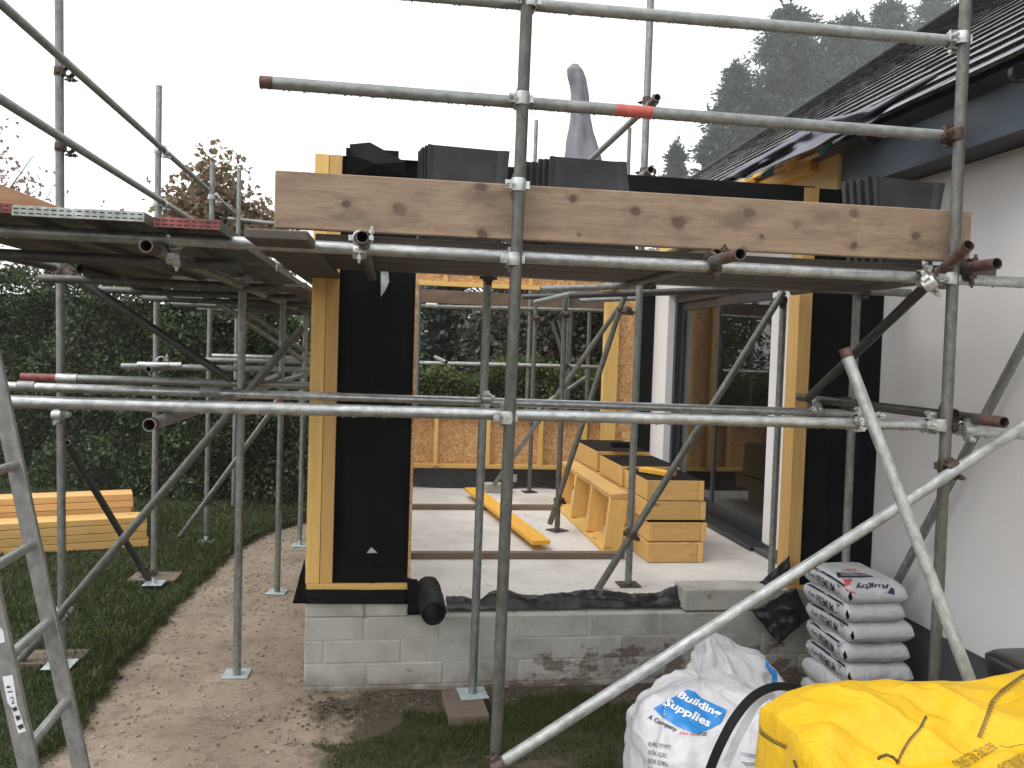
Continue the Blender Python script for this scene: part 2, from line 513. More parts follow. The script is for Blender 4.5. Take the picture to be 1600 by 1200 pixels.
def render_wall():
    m, t, p = mat('white_render')
    w = coords(t, kind='World')
    c = ramp(t, noisef(t, w, .9, 5, .5), [(.3, (.72, .71, .71)), (.7, (.79, .78, .78))])
    c = mix(t, ramp(t, noisef(t, w, 160, 3), [(.4, 0), (.8, .18)]), c, (.5, .48, .47))
    L(t, c, p.inputs['Base Color']); setp(p, Roughness=.85)
    bump(t, p, noisef(t, w, 220, 3, .7), .3, .002)
    return m
M_RENDER = render_wall()
M_PLINTH = plain('grey_plinth_paint', (.075, .08, .085), .8, 0, .15, 10, .3)
M_FASCIA = plain('anthracite_fascia', (.075, .095, .12), .38, 0, .06, 4, .05)
M_SOFFIT = plain('dark_soffit', (.03, .033, .036), .5, 0, .1, 4, .05)
M_FRAME = plain('anthracite_frame', (.028, .032, .036), .35, .2, .08, 6, .05)
M_ALU = galv('aluminium', (.20, .205, .20), (.36, .365, .36), .45, .5, (.12, .12, .1), .45)
M_WHITEP = plain('worn_white_paint', (.40, .43, .41), .5, .1, .45, 25, .2)
M_REDPAINT = plain('worn_red_paint', (.22, .065, .06), .55, .15, .5, 22, .2)
M_DARKHOLE = plain('dark_slot', (.01, .01, .01), .8, 0, .1, 5, 0)
M_PLATE = plain('zinc_plate', (.52, .60, .62), .45, .35, .2, 20, .2)
M_TEAL = plain('teal_treated_end', (.015, .19, .19), .6, 0, .2, 20, .1)

def tile_mat():
    m, t, p = mat('wet_dark_tile')
    v = coords(t)
    c = ramp(t, noisef(t, v, 12, 7, .7), [(.3, (.008, .008, .008)), (.6, (.017, .017, .017)), (.8, (.045, .045, .042))])
    L(t, objvar(t, c, .3), p.inputs['Base Color'])
    L(t, ramp(t, noisef(t, v, 5, 5), [(.35, .10), (.65, .34)]), p.inputs['Roughness'])
    bump(t, p, noisef(t, v, 60, 6, .7), .25, .002)
    return m
M_TILE = tile_mat()
M_TILEDRY = plain('dark_slate_tile', (.028, .029, .03), .7, 0, .4, 9, .5, bs=70)

def glass():
    m, t, p = mat('window_glass')
    setp(p, Base_Color=(.62, .66, .67), Roughness=.01, IOR=1.34)
    p.inputs['Transmission Weight'].default_value = 1
    return m
M_GLASS = glass()
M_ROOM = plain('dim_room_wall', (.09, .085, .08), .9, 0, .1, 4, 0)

def leafmat(name, cols, rough=.5, trans=.25):
    m, t, p = mat(name)
    g = N(t, 'ShaderNodeNewGeometry')
    c = ramp(t, g.outputs['Random Per Island'], [(i/(len(cols)-1), c) for i, c in enumerate(cols)])
    w = coords(t, kind='World')
    c = mix(t, ramp(t, noisef(t, w, 1.4, 4), [(.35, 0), (.65, .55)]), c, cols[0])
    L(t, c, p.inputs['Base Color']); setp(p, Roughness=rough)
    tr = N(t, 'ShaderNodeBsdfTranslucent'); L(t, c, tr.inputs['Color'])
    ms = N(t, 'ShaderNodeMixShader'); ms.inputs[0].default_value = trans
    L(t, p.outputs[0], ms.inputs[1]); L(t, tr.outputs[0], ms.inputs[2])
    L(t, ms.outputs[0], t.nodes['Material Output'].inputs['Surface'])
    return m
M_HEDGE = leafmat('hedge_leaves', [(.022, .036, .015), (.045, .075, .027), (.085, .13, .048), (.18, .23, .10)])
M_HEDGEY = leafmat('hedge_leaves_light', [(.04, .065, .018), (.08, .12, .03), (.15, .19, .05), (.24, .24, .06)])
M_COPPER = leafmat('copper_leaves', [(.03, .028, .018), (.05, .05, .03), (.10, .07, .05), (.06, .085, .035)])
M_CONIFER = leafmat('conifer_sprays', [(.015, .042, .024), (.028, .068, .038), (.05, .10, .055)])
M_CONIFERD = leafmat('dark_conifer_sprays', [(.012, .02, .014), (.02, .036, .02), (.03, .05, .026)])
M_MAPLE = leafmat('maple_leaves', [(.12, .09, .05), (.24, .13, .09), (.32, .18, .14), (.28, .23, .10), (.20, .20, .09)], trans=.4)
M_PINKLEAF = leafmat('faint_red_leaves', [(.22, .12, .10), (.32, .2, .17), (.3, .24, .16)], trans=.4)
M_BARK = plain('bark', (.06, .05, .042), .9, 0, .4, 20, .5)
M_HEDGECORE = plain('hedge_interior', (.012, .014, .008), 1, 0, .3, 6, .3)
M_GRASS = leafmat('grass_blades', [(.017, .030, .003), (.034, .055, .006), (.058, .088, .010), (.13, .14, .035)], .55, .3)
M_GRASSB = leafmat('patchy_grass_blades', [(.024, .042, .006), (.045, .075, .010), (.07, .105, .016), (.13, .13, .04)], .55, .3)
# ================================================================== SETTING: ground, path, lawn
rng = np.random.default_rng(3)
def fbm(x, y, z=0., s=1., o=4):
    return noise.fractal(Vector((x*s, y*s, z)), 1., 2., o)

def ground_mat():
    m, t, p = mat('soil_ground')
    w = coords(t, kind='World')
    c = ramp(t, noisef(t, w, 2.2, 8, .65), [(.3, (.055, .036, .024)), (.55, (.10, .065, .043)), (.75, (.16, .11, .075))])
    c = mix(t, ramp(t, noisef(t, w, 1.1, 5, .6), [(.48, 0), (.6, .7)]), c, (.045, .06, .02))
    L(t, c, p.inputs['Base Color']); setp(p, Roughness=.95)
    bump(t, p, noisef(t, w, 30, 8, .7), .8, .02)
    return m
def path_mat():
    m, t, p = mat('sandy_path')
    w = coords(t, kind='World')
    c = ramp(t, noisef(t, w, 1.6, 8, .65), [(.3, (.20, .155, .11)), (.5, (.29, .228, .165)), (.72, (.39, .315, .24))])
    c = mix(t, ramp(t, noisef(t, w, 9, 8, .75, .4), [(.5, 0), (.62, .55)]), c, (.13, .095, .07))
    vo = N(t, 'ShaderNodeTexVoronoi'); vo.inputs['Scale'].default_value = 75; L(t, w, vo.inputs['Vector'])
    sp = N(t, 'ShaderNodeSeparateColor'); L(t, vo.outputs['Color'], sp.inputs[0])
    st = math_(t, 'MULTIPLY', math_(t, 'LESS_THAN', vo.outputs['Distance'], .36), math_(t, 'GREATER_THAN', sp.outputs[0], .62))
    c = mix(t, math_(t, 'MULTIPLY', st, .5), c, ramp(t, sp.outputs[1], [(0, (.16, .13, .11)), (1, (.5, .44, .38))]))
    sx = N(t, 'ShaderNodeSeparateXYZ'); L(t, w, sx.inputs[0])
    mx = N(t, 'ShaderNodeMapRange'); mx.inputs['From Min'].default_value = -.62; mx.inputs['From Max'].default_value = .05; L(t, sx.outputs[0], mx.inputs['Value'])
    my = N(t, 'ShaderNodeMapRange'); my.inputs['From Min'].default_value = 5.0; my.inputs['From Max'].default_value = 4.9; L(t, sx.outputs[1], my.inputs['Value'])
    k = math_(t, 'ADD', math_(t, 'MULTIPLY', mx.outputs[0], my.outputs[0]), math_(t, 'MULTIPLY', math_(t, 'SUBTRACT', noisef(t, w, 4, 6, .65), .5), 1.6))
    c = mix(t, ramp(t, k, [(.35, 0), (.62, .92)]), c, ramp(t, noisef(t, w, 8, 7, .7), [(.3, (.042, .034, .020)), (.7, (.10, .08, .05))]))
    L(t, c, p.inputs['Base Color']); setp(p, Roughness=.92)
    h = math_(t, 'ADD', noisef(t, w, 28, 9, .72), math_(t, 'MULTIPLY', st, .25))
    bump(t, p, h, .8, .012)
    return m
M_SOIL, M_PATH = ground_mat(), path_mat()
M_LAWNBASE = plain('lawn_base', (.02, .03, .008), 1, 0, .4, 9, .6)

tag(mk('ground', [(-150, -150, -.035), (150, -150, -.035), (150, 150, -.035), (-150, 150, -.035)], [(0, 1, 2, 3)], M_SOIL), kind='structure')

EDGE = [(1.5, -1.75), (3.0, -1.68), (4.2, -1.60), (4.6, -1.54), (5.5, -1.60), (6.27, -1.57), (7.27, -1.52), (8.38, -1.44), (9.24, -1.2), (9.64, -.9), (10.2, -.2), (10.6, 1.0)]
def edge_x(y):
    xs = np.interp(y, [e[0] for e in EDGE], [e[1] for e in EDGE])
    return xs
def edge_n(y):
    return float(edge_x(y)) + .07*noise.noise(Vector((y*2.2, 3, 0))) + .035*noise.noise(Vector((y*8, 7, 0))) + .02*noise.noise(Vector((y*22, 1, 0)))

def grid(name, x0, x1, y0, y1, st, hf, mt, keep=None, parent=None, smooth=True):
    nx, ny = int((x1-x0)/st)+1, int((y1-y0)/st)+1
    V = np.zeros((nx*ny, 3)); i = 0
    for a in range(ny):
        for b in range(nx):
            x, y = x0+(x1-x0)*b/(nx-1), y0+(y1-y0)*a/(ny-1)
            V[i] = hf(x, y); i += 1
    Fq = []
    for a in range(ny-1):
        for b in range(nx-1):
            q = a*nx+b
            if keep is None or keep(*V[q][:2]): Fq.append((q, q+1, q+nx+1, q+nx))
    return npmesh(name, V, np.array(Fq), mt, parent, None, smooth)

def path_h(x, y):
    z = .008*fbm(x, y, 0, 2.5, 3) + .006*fbm(x, y, 5, 11, 3)
    # spoil heaped against the foot of the block wall, ragged verge by the turf
    d = math.hypot((x+.22)/.34, (y-4.62)/.34)
    if d < 1: z += .05*(1-d*d)*(.6+.9*abs(fbm(x, y, 1, 9, 3)))
    return z
def path_pt(x, y): return (x, y, path_h(x, y))
tag(grid('path', -2.0, 3.3, 1.4, 10.6, .045, path_pt, M_PATH), kind='structure')

def lawn_pt(u, v):
    # u 0..1 from the turf edge to the far left, v along Y
    ex = edge_n(v)
    x = ex - (u**1.6)*(6.5)
    z = .045 + .012*fbm(x, v, 2, 1.2, 3) + .006*fbm(x, v, 2, 9, 2)
    if u < .004: z = -.01
    return (x, v, z)
nu, nv = 60, 230
V = []; Fq = []
for a in range(nv):
    y = 1.4 + 11.4*a/(nv-1)
    for b in range(nu):
        V.append(lawn_pt(b/(nu-1), y))
for a in range(nv-1):
    for b in range(nu-1):
        q = a*nu+b; Fq.append((q, q+nu, q+nu+1, q+1))
lawn = npmesh('lawn', np.array(V), np.array(Fq), M_LAWNBASE, None, None, True)
tag(lawn, kind='structure')
tag(mk('far_lawn', [(-1.0, 10.0, .02), (14, 10.0, .02), (14, 13, .02), (-1.0, 13, .02)], [(0, 1, 2, 3)], M_LAWNBASE), kind='structure')

def blades(name, X, Y, Z, h, w, mt, kind='stuff', lean=.5):
    n = len(X)
    a = rng.uniform(0, 2*np.pi, n); la = rng.uniform(0, 2*np.pi, n); ll = rng.uniform(.1, lean*2, n)*h
    B = np.stack([X, Y, Z], 1)
    dx = np.stack([np.cos(a)*w/2, np.sin(a)*w/2, np.zeros(n)], 1)
    tip = B + np.stack([np.cos(la)*ll, np.sin(la)*ll, h], 1)
    V = np.concatenate([B-dx, B+dx, tip], 1).reshape(-1, 3)
    Fq = np.arange(3*n).reshape(-1, 3)
    return tag(npmesh(name, V, Fq, mt), 'short green grass growing', 'grass', kind=kind)

# lawn blades: denser near the camera
n = 190000
y = 1.9 + (12.3-1.9)*rng.random(n)**1.25
u = rng.random(n)**1.25
ex = np.array([edge_n(q) for q in np.linspace(1.4, 12.8, 2000)])
exi = np.interp(y, np.linspace(1.4, 12.8, 2000), ex)
x = exi - u*4.6*(y/8+.35) + .015
h = rng.uniform(.022, .05, n)*(1+.5*np.sin(x*3.1)*np.cos(y*2.3))
ok = np.abs(x/np.maximum(y, .1)) < .95
o = blades('grass', x[ok], y[ok], np.full(ok.sum(), .042), h[ok], .0035+.0011*y[ok], M_GRASS)
o['label'] = 'mown green lawn on the left, up to the ragged edge of the sandy path'
# worn grass in front of the block wall
n = 210000
x = rng.uniform(-.75, 3.2, n); y = rng.uniform(2.2, 4.86, n)
msk = np.array([noise.fractal(Vector((a*1.5, b*1.9, 4)), 1, 2, 4) + .35*noise.noise(Vector((a*9, b*9, 2))) for a, b in zip(x, y)])
lim = -.16 - .42*np.clip((4.62-y)*4, 0, 1)*np.clip((x+.42)*3, 0, 1) + np.clip((-.18-x)*1.5, 0, 2) + np.clip((y-4.55)*2.2, 0, 2) + np.where((np.hypot((x+.22)/.36, (y-4.62)/.36) < 1), 1, 0) 
ok = (msk > lim)
Z = np.array([path_h(a, b) for a, b in zip(x[ok], y[ok])])
o = blades('grass', x[ok], y[ok], Z-.004, rng.uniform(.012, .05, ok.sum())*np.clip(1+msk[ok], .5, 1.5), .0042, M_GRASSB, lean=.7)
o['label'] = 'patchy muddy grass on the ground in front of the block wall'
# stray tufts along the turf edge
n = 9000
y = rng.uniform(2.0, 10, n); x = np.interp(y, np.linspace(1.4, 12.8, 2000), ex) + np.abs(rng.normal(0, .022, n))
o = blades('grass', x, y, np.full(n, .02), rng.uniform(.015, .045, n), .005, M_GRASS, lean=.9)
o['label'] = 'stray grass hanging over the cut edge of the turf'

# turned soil in the strip under the wall and small stones on the path
def soil_clods(name, pts, smin, smax, mt, label, cat):
    V, Fc = [], []
    base = [(0, 0, 1), (.9, 0, .2), (.1, .95, .15), (-.85, .1, .2), (0, -.9, .1), (0, 0, -.6)]
    tri = [(0, 1, 2), (0, 2, 3), (0, 3, 4), (0, 4, 1), (5, 2, 1), (5, 3, 2), (5, 4, 3), (5, 1, 4)]
    for (x, y) in pts:
        s = smin+(smax-smin)*random.random()**3
        a = random.uniform(0, 6.28); i = len(V); z = path_h(x, y)
        for b in base:
            q = Vector(b)*s*random.uniform(.7, 1.25); q.z *= .6
            V.append((x+q.x*math.cos(a)-q.y*math.sin(a), y+q.x*math.sin(a)+q.y*math.cos(a), z+q.z+s*.15))
        Fc += [tuple(i+k for k in f) for f in tri]
    return tag(mk(name, V, Fc, mt), label, cat, kind='stuff')
M_STONE = leafmat('path_stones', [(.14, .11, .09), (.24, .19, .155), (.34, .28, .23), (.45, .4, .35)], .85, 0)
M_CLOD = leafmat('soil_clods', [(.05, .035, .025), (.09, .063, .045), (.14, .10, .075), (.22, .17, .13)], .95, 0)
pts = []
while len(pts) < 5200:
    y = random.uniform(2.3, 9.5); x = random.uniform(edge_n(y)-.02, -.35 if y > 4.9 else -.1)
    e = abs(x-edge_n(y))
    g = fbm(x, y, 9, 1.4, 3)
    if random.random() < .22 + .8*max(0, .35-e) + max(0, g)*.9: pts.append((x, y))
soil_clods('gravel', pts, .003, .017, M_STONE, 'small stones and grit loose on the sandy path', 'gravel')
pts = []
for _ in range(2600):
    x = random.uniform(-.1, 3.0); y = 4.88-abs(random.gauss(0, .14)); pts.append((x, y))
for _ in range(700):
    a, r_ = random.uniform(0, 6.28), abs(random.gauss(0, .17)); pts.append((-.2+r_*1.3*math.cos(a), 4.6+r_*math.sin(a)))
for _ in range(1200):
    y = random.uniform(2.3, 9.5); pts.append((edge_n(y)+random.gauss(.03, .025), y))
pts = [(x, min(y, 4.89) if x > -.5 else y) for x, y in pts]
soil_clods('soil', pts, .003, .018, M_CLOD, 'dark crumbled soil along the block wall and the turf edge', 'soil')

# ================================================================== HOUSE on the right
HX = 3.09
house = thing('house', 'white rendered house with wet black tiled roof and dark glazed doors, along the right side', 'house', (HX, 4, 0))
def quadbox(name, lo, hi, mt, parent, b=0): return cbox(name, lo, hi, mt, parent, b)
quadbox('wall', (HX, .6, .515), (HX+.3, 6.49, 3.127), M_RENDER, house, .004)
quadbox('wall', (HX, 9.08, .515), (HX+.3, 9.9, 3.127), M_RENDER, house, .004)
quadbox('wall', (HX+.002, 6.49, 2.70), (HX+.298, 9.08, 3.125), M_RENDER, house, 0)
quadbox('plinth', (HX+.012, .6, -.03), (HX+.3, 6.48, .511), M_PLINTH, house)
quadbox('plinth', (HX+.012, 9.08, .3), (HX+.3, 9.9, .511), M_PLINTH, house)
quadbox('wall', (HX+.75, 9.9, 0), (HX+1.0, 13.8, 3.127), M_RENDER, house)
quadbox('soffit', (2.842, .6, 3.130), (HX+.3, 5.03, 3.142), M_SOFFIT, house)
quadbox('soffit', (2.862, 5.033, 3.130), (HX+.3, 13.8, 3.142), M_SOFFIT, house)
fas = quadbox('fascia', (2.820, .6, 3.112), (2.840, 5.03, 3.40), M_FASCIA, house, .002)
quadbox('fascia_trim', (2.812, .6, 3.104), (2.8198, 5.028, 3.135), M_FASCIA, house, .002)
# glazed sliding doors set back in the opening
door = quadbox('door_frame', (3.17, 6.49, .46), (3.23, 6.56, 2.70), M_FRAME, house, .004)
quadbox('door_frame', (3.17, 9.01, .46), (3.23, 9.08, 2.70), M_FRAME, house, .004)
quadbox('door_frame', (3.17, 6.562, 2.62), (3.23, 9.008, 2.698), M_FRAME, house, .004)
quadbox('door_sill', (2.99, 6.49, .44), (3.24, 9.08, .478), M_FRAME, house, .006)
quadbox('door_sill', (3.02, 5.2, .441), (HX-.002, 6.487, .475), M_PLINTH, house, .004)
for (y0, y1, xo) in ((6.562, 7.87, .0), (7.80, 9.008, .045)):
    leaf_ = quadbox('door_leaf', (3.175+xo, y0, .48), (3.215+xo, y1, .60), M_FRAME, house, .004)
    quadbox('rail', (3.176+xo, y0, 2.53), (3.214+xo, y1, 2.618), M_FRAME, leaf_, .004)
    quadbox('stile', (3.177+xo, y0, .602), (3.213+xo, y0+.075, 2.528), M_FRAME, leaf_, .004)
    quadbox('stile', (3.177+xo, y1-.075, .602), (3.213+xo, y1, 2.528), M_FRAME, leaf_, .004)
    quadbox('pane', (3.186+xo, y0+.077, .604), (3.204+xo, y1-.077, 2.526), M_GLASS, leaf_)
    if xo == 0: quadbox('handle', (3.155, y1-.05, 1.35), (3.174, y1-.025, 1.6), M_FRAME, leaf_, .004)
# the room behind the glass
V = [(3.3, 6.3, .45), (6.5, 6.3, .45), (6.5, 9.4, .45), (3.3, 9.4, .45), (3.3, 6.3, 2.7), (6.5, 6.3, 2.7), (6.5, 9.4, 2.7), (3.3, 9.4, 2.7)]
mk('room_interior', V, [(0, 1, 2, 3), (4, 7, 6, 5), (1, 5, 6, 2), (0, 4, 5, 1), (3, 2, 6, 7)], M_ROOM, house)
# ---- roof: pitch 35, courses run along Y
PT = R(35)
UP = Vector((math.cos(PT), 0, math.sin(PT))); NR = Vector((-math.sin(PT), 0, math.cos(PT)))
def rp(s, y, n=0): return Vector((2.74, 0, 3.42)) + UP*s + NR*n + Vector((0, y, 0))
Vd, Fd = [rp(-.04, 1.0, -.03), rp(9.3, 1.0, -.03), rp(9.3, 13.75, -.03), rp(-.04, 13.75, -.03), rp(.05, 1.0, -.15), rp(9.3, 1.0, -.15), rp(9.3, 13.75, -.15), rp(.05, 13.75, -.15)], [(0, 1, 2, 3), (7, 6, 5, 4), (0, 3, 7, 4), (0, 4, 5, 1), (2, 1, 5, 6), (3, 2, 6, 7)]
mk('roof_deck', Vd, Fd, M_SOFFIT, house)
mk('roof_back', [rp(9.3, 1.0, 0), rp(9.3, 13.75, 0), (18, 13.75, 3.4), (18, 1.0, 3.4)], [(0, 1, 2, 3)], M_TILE, house)
# one interlocking tile: flat pan with a raised side roll and thick lower nose
tw, tl = .30, .34
prof = [(0, .0), (.10, .001), (.20, .001), (.301, .0)]
TV, TF = [], []
for s_, n0 in ((0, .024), (tl, .003)):
    for (a, h_) in prof: TV.append((a, s_, n0+h_))
    for (a, h_) in prof: TV.append((a, s_, n0+h_-.022))
k = len(prof)
for i in range(k-1):
    TF.append((i, i+1, 2*k+i+1, 2*k+i)); TF.append((k+i+1, k+i, 3*k+i, 3*k+i+1))
    TF.append((i+1, i, k+i, k+i+1))
TF += [(0, 2*k, 3*k, k), (k-1, 2*k-1, 4*k-1, 3*k-1)]
tme = bpy.data.meshes.new('tile')
tme.from_pydata(TV, [], TF); tme.materials.append(M_TILE)
cand = []
for r_ in range(31):
    s_ = -.05 + r_*.30
    for c_ in range(44):
        y_ = 1.3 + c_*tw + (.15 if r_ % 2 else 0)
        if y_ > 13.6: continue
        if y_ > 5.0 and s_ < .45+.12*math.sin(y_*2) and y_ < 9.6: continue     # stripped back where the new roof joins
        p_ = rp(s_, y_)
        vis = (-.1 < (p_-CAM).normalized().dot(-CB)) and p_.y > 2.9
        cand.append(((p_-CAM).length + (0 if vis else 50), s_, y_))
cand.sort()
bV, bF = [], []
for i, (d_, s_, y_) in enumerate(cand):
    jit = random.uniform(-.004, .004)
    Mt = Matrix.Translation(rp(s_+jit, y_, random.uniform(0, .003))) @ Matrix((Vector((0, 1, 0)), UP, NR)).transposed().to_4x4() @ Matrix.Rotation(random.uniform(-.003, .003), 4, 'Y')
    if i < 300:
        o = bpy.data.objects.new('tile', tme); place(o, Mt, house)
    else:
        q = len(bV); bV += [Mt @ Vector(v) for v in TV]; bF += [tuple(q+j for j in f) for f in TF]
tag(mk('roof_tiles', bV, bF, M_TILE, house), kind='stuff')
# verge strip of the far gable and gutter brackets on the fascia
plank('verge', rp(0, 13.72, .03), rp(9.3, 13.72, .03), .12, .05, M_SOFFIT, house, NR)
for y_ in (3.45, 4.62):
    V, Fc = [], []
    pts_ = [(2.815, 3.385), (2.812, 3.335), (2.795, 3.312), (2.765, 3.305), (2.735, 3.315), (2.722, 3.335), (2.722, 3.36)]
    for a, b in zip(pts_, pts_[1:]):
        m_ = ((a[0]+b[0])/2, y_, (a[1]+b[1])/2); d_ = Vector((b[0]-a[0], 0, b[1]-a[1]))
        addbox(V, Fc, m_, (d_.length+.006, .028, .006), frame(d_, (0, 1, 0)).to_3x3() @ Matrix.Rotation(R(90), 3, 'X'))
    mk('gutter_bracket', V, Fc, M_SOFFIT, house)

# loose grey underlay lying over the lower tile courses
def on_roof(px, py, n=.06):
    d = px_ray(px, py); P0 = rp(0, 0, n)
    return CAM + d*((P0-CAM).dot(NR)/d.dot(NR))
upx = [(1131, 277), (1180, 249), (1225, 222), (1262, 196), (1290, 184), (1319, 180), (1366, 165), (1412, 141), (1462, 116)]
lox = [(1165, 278), (1195, 264), (1228, 249), (1272, 231), (1303, 212), (1330, 203), (1359, 192), (1392, 165), (1466, 119)]
gV, gF = [], []
nn = 12
for i in range(49):
    t_ = i/48*(len(upx)-1); j = min(int(t_), len(upx)-2); f_ = t_-j
    a = Vector(upx[j]).lerp(Vector(upx[j+1]), f_); b = Vector(lox[j]).lerp(Vector(lox[j+1]), f_)
    for k_ in range(nn+1):
        c_ = a.lerp(b, k_/nn)
        hh = .10 + .03*math.sin(k_/nn*math.pi*1.5+1) + .014*noise.noise(Vector((i*.22, k_*.35, 0)))
        gV.append(on_roof(c_.x, c_.y, hh))
for i in range(48):
    for k_ in range(nn):
        q = i*(nn+1)+k_; gF.append((q, q+1, q+nn+2, q+nn+1))
o = mk('roof_underlay', gV, gF, M_GREYMEM, None, None, True)
md = o.modifiers.new('t', 'SOLIDIFY'); md.thickness = .003
tag(o, 'loose crumpled grey roofing underlay lying over the lowest tiles', 'underlay')

# ================================================================== EXTENSION: block plinth, slab, timber frame
ext = thing('house_extension', 'half built timber framed extension on a concrete block base', 'extension', (1.3, 4.93, 0))
FY, BY = 4.93, 9.55
cbox('block_core', (-.43, FY+.0035, -.05), (HX-.002, 5.14, .432), M_BLOCK, ext, 0)
cbox('block_core', (-.43, 5.142, -.05), (-.22, 9.7, .432), M_BLOCK, ext, 0)
def block_row(z0, z1, x0, x1, off, y0=FY, yd=.215):
    x = x0 - off
    while x < x1-.02:
        a, b = max(x, x0), min(x+.44, x1)
        if b-a > .03:
            j = random.uniform(-.0025, .0025)
            cbox('block', (a+.003, y0+j, z0+.003), (b-.003, y0+yd, z1-.003), M_BLOCK, ext, .005)
        x += .45
block_row(.30, .44, -.44, HX-.003, .10)
block_row(.165, .30, -.44, HX-.003, .33)
block_row(.03, .165, -.44, HX-.003, .08)
block_row(-.10, .03, -.44, HX-.003, .3)
block_row(.44, .58, -.44, .155, .1)
cbox('mortar_bed', (-.425, FY+.01, .438), (.15, 5.13, .5795), M_MORTAR, ext, 0)
block_row(.44, .58, 2.32, HX-.003, .2)
tag(mk('slab', [(-.215, 5.142, .30), (HX+.08, 5.142, .30), (HX+.08, 9.75, .30), (-.215, 9.75, .30), (-.215, 5.142, .438), (HX+.08, 5.142, .438), (HX+.08, 9.75, .438), (-.215, 9.75, .438)],
        [(4, 5, 6, 7), (0, 1, 5, 4), (1, 2, 6, 5), (3, 7, 6, 2), (0, 4, 7, 3)], M_SLAB, ext))
cbox('block', (1.862, FY+.004, .446), (2.315, 5.14, .583), M_BLOCK, ext, .008)

# front left pier: two studs, membrane lined recess, sole plate, edge strip
cbox('sole_plate', (-.435, FY-.004, .600), (.157, 5.18, .640), M_TIMBER, ext, .002)
cbox('stud', (-.441, FY, .641), (-.362, 5.08, 3.112), M_TIMBER, ext, .002)
cbox('stud', (-.360, FY+.003, .641), (-.288, 5.08, 3.112), M_TIMBERP, ext, .002)
cbox('stud', (.147, FY+.002, .641), (.163, 5.18, 3.112), M_OSB, ext, .001)
def lining(name, x0, x1, z0, z1, y0, depth, parent, tear=True):
    nx, nz = 40, 150
    V, Fc = [], []
    for i in range(nz+1):
        for j in range(nx+1):
            u, v = j/nx, i/nz
            x, z = x0+(x1-x0)*u, z0+(z1-z0)*v
            e = min(u*(x1-x0), (1-u)*(x1-x0), v*(z1-z0), (1-v)*(z1-z0))
            dd = depth*min(1, e/.05)**.6
            c_ = abs(x-(x0+x1)/2 - .012*math.sin(z*3))
            dd -= .010*math.exp(-(c_/.008)**2)                                  # centre crease
            lo_ = z-z0
            for sg in (-1, 1):                                                   # envelope folds at the foot
                q = abs((x-(x0+x1)/2)*sg - (.30-lo_)*.75)
                if lo_ < .32: dd -= .007*math.exp(-(q/.010)**2)
            dd += .008*noise.noise(Vector((x*7, z*2.2, 3)))
            V.append((x, y0+dd, z))
    for i in range(nz):
        for j in range(nx):
            q = i*(nx+1)+j; Fc.append((q, q+1, q+nx+2, q+nx+1))
    return mk(name, V, Fc, M_MEM, parent, None, True)
lin = lining('membrane_lining', -.286, .146, .642, 3.11, FY+.006, .055, ext)
cbox('panel_back', (-.286, 5.03, .642), (.146, 5.06, 3.11), M_OSB, ext, 0)
P = [at(x, y, Y=FY+.02) for x, y in ((580, 855), (573, 864), (590, 864))]
mk('tag_and_hole_patch', P+[p+Vector((0, .002, 0)) for p in P], [(0, 1, 2), (5, 4, 3), (0, 3, 4, 1), (1, 4, 5, 2), (2, 5, 3, 0)], M_WHITEP, lin)  # white triangle added to stand for a bright hole in the lining
P = [at(x, y, Y=FY+.03) for x, y in ((595, 416), (606, 418), (608, 440), (603, 452), (595, 464))]
mk('tag_and_hole_patch', P+[p+Vector((0, .002, 0)) for p in P], [(4, 3, 2, 1, 0), (5, 6, 7, 8, 9)]+[(i, (i+1) % 5, (i+1) % 5+5, i+5) for i in range(5)], M_WHITEP, lin)
# head of the pier above the toe board
cbox('stud', (.02, 5.10, 2.6), (.175, 5.16, 3.125), M_OSB, ext, .002)
cbox('header', (-.2, 5.09, 3.0), (.10, 5.13, 3.14), M_TIMBER, ext, .002)
# left and back walls
cbox('wall_panel', (-.44, 5.19, .6), (-.425, 9.56, 1.26), M_MEM, ext, 0)
cbox('osb_panel', (-.423, 5.19, .601), (-.41, 9.54, 1.26), M_OSB, ext, 0)
cbox('sill_plate', (-.44, 5.19, 1.262), (-.31, 9.54, 1.30), M_TIMBER, ext, .002)
cbox('header', (-.44, 5.19, 2.95), (-.31, 9.54, 3.10), M_TIMBER, ext, .002)
for y_ in (6.3, 7.4, 8.5):
    cbox('stud', (-.409, y_, .62), (-.31, y_+.045, 1.26), M_TIMBER, ext, .002)
cbox('osb_panel', (-.29, BY+.09, .70), (2.99, BY+.102, 1.26), M_OSB, ext, 0)
cbox('sole_plate', (-.29, BY, .66), (3.0, BY+.088, .705), M_TIMBER, ext, .002)
cbox('sill_plate', (-.29, BY, 1.262), (2.49, BY+.10, 1.30), M_TIMBER, ext, .002)
for x_ in (.56, 1.16, 1.78, 2.30):
    cbox('stud', (x_-.02, BY+.002, .707), (x_+.025, BY+.088, 1.26), M_TIMBER, ext, .002)
cbox('osb_panel', (-.29, BY+.09, 2.79), (2.49, BY+.102, 3.02), M_OSB, ext, 0)
cbox('header', (-.29, BY, 2.735), (2.49, BY+.088, 2.785), M_TIMBER, ext, .002)
cbox('header', (-.29, BY, 3.02), (2.49, BY+.088, 3.07), M_TIMBER, ext, .002)
for x_ in (.62, 1.05, 1.60, 2.1):
    cbox('stud', (x_-.02, BY+.002, 2.787), (x_+.025, BY+.086, 3.018), M_TIMBER, ext, .002)
cbox('stud', (2.492, BY-.02, .707), (2.66, BY+.075, 3.05), M_TIMBER, ext, .002)
cbox('osb_panel', (2.66, BY+.05, .707), (2.87, BY+.062, 3.05), M_OSB, ext, 0)
cbox('stud', (2.872, BY-.01, .707), (2.925, BY+.08, 3.05), M_TIMBER, ext, .002)
cbox('membrane_strip', (2.927, BY-.01, .60), (HX-.004, BY+.085, 3.06), M_MEM, ext, .002)
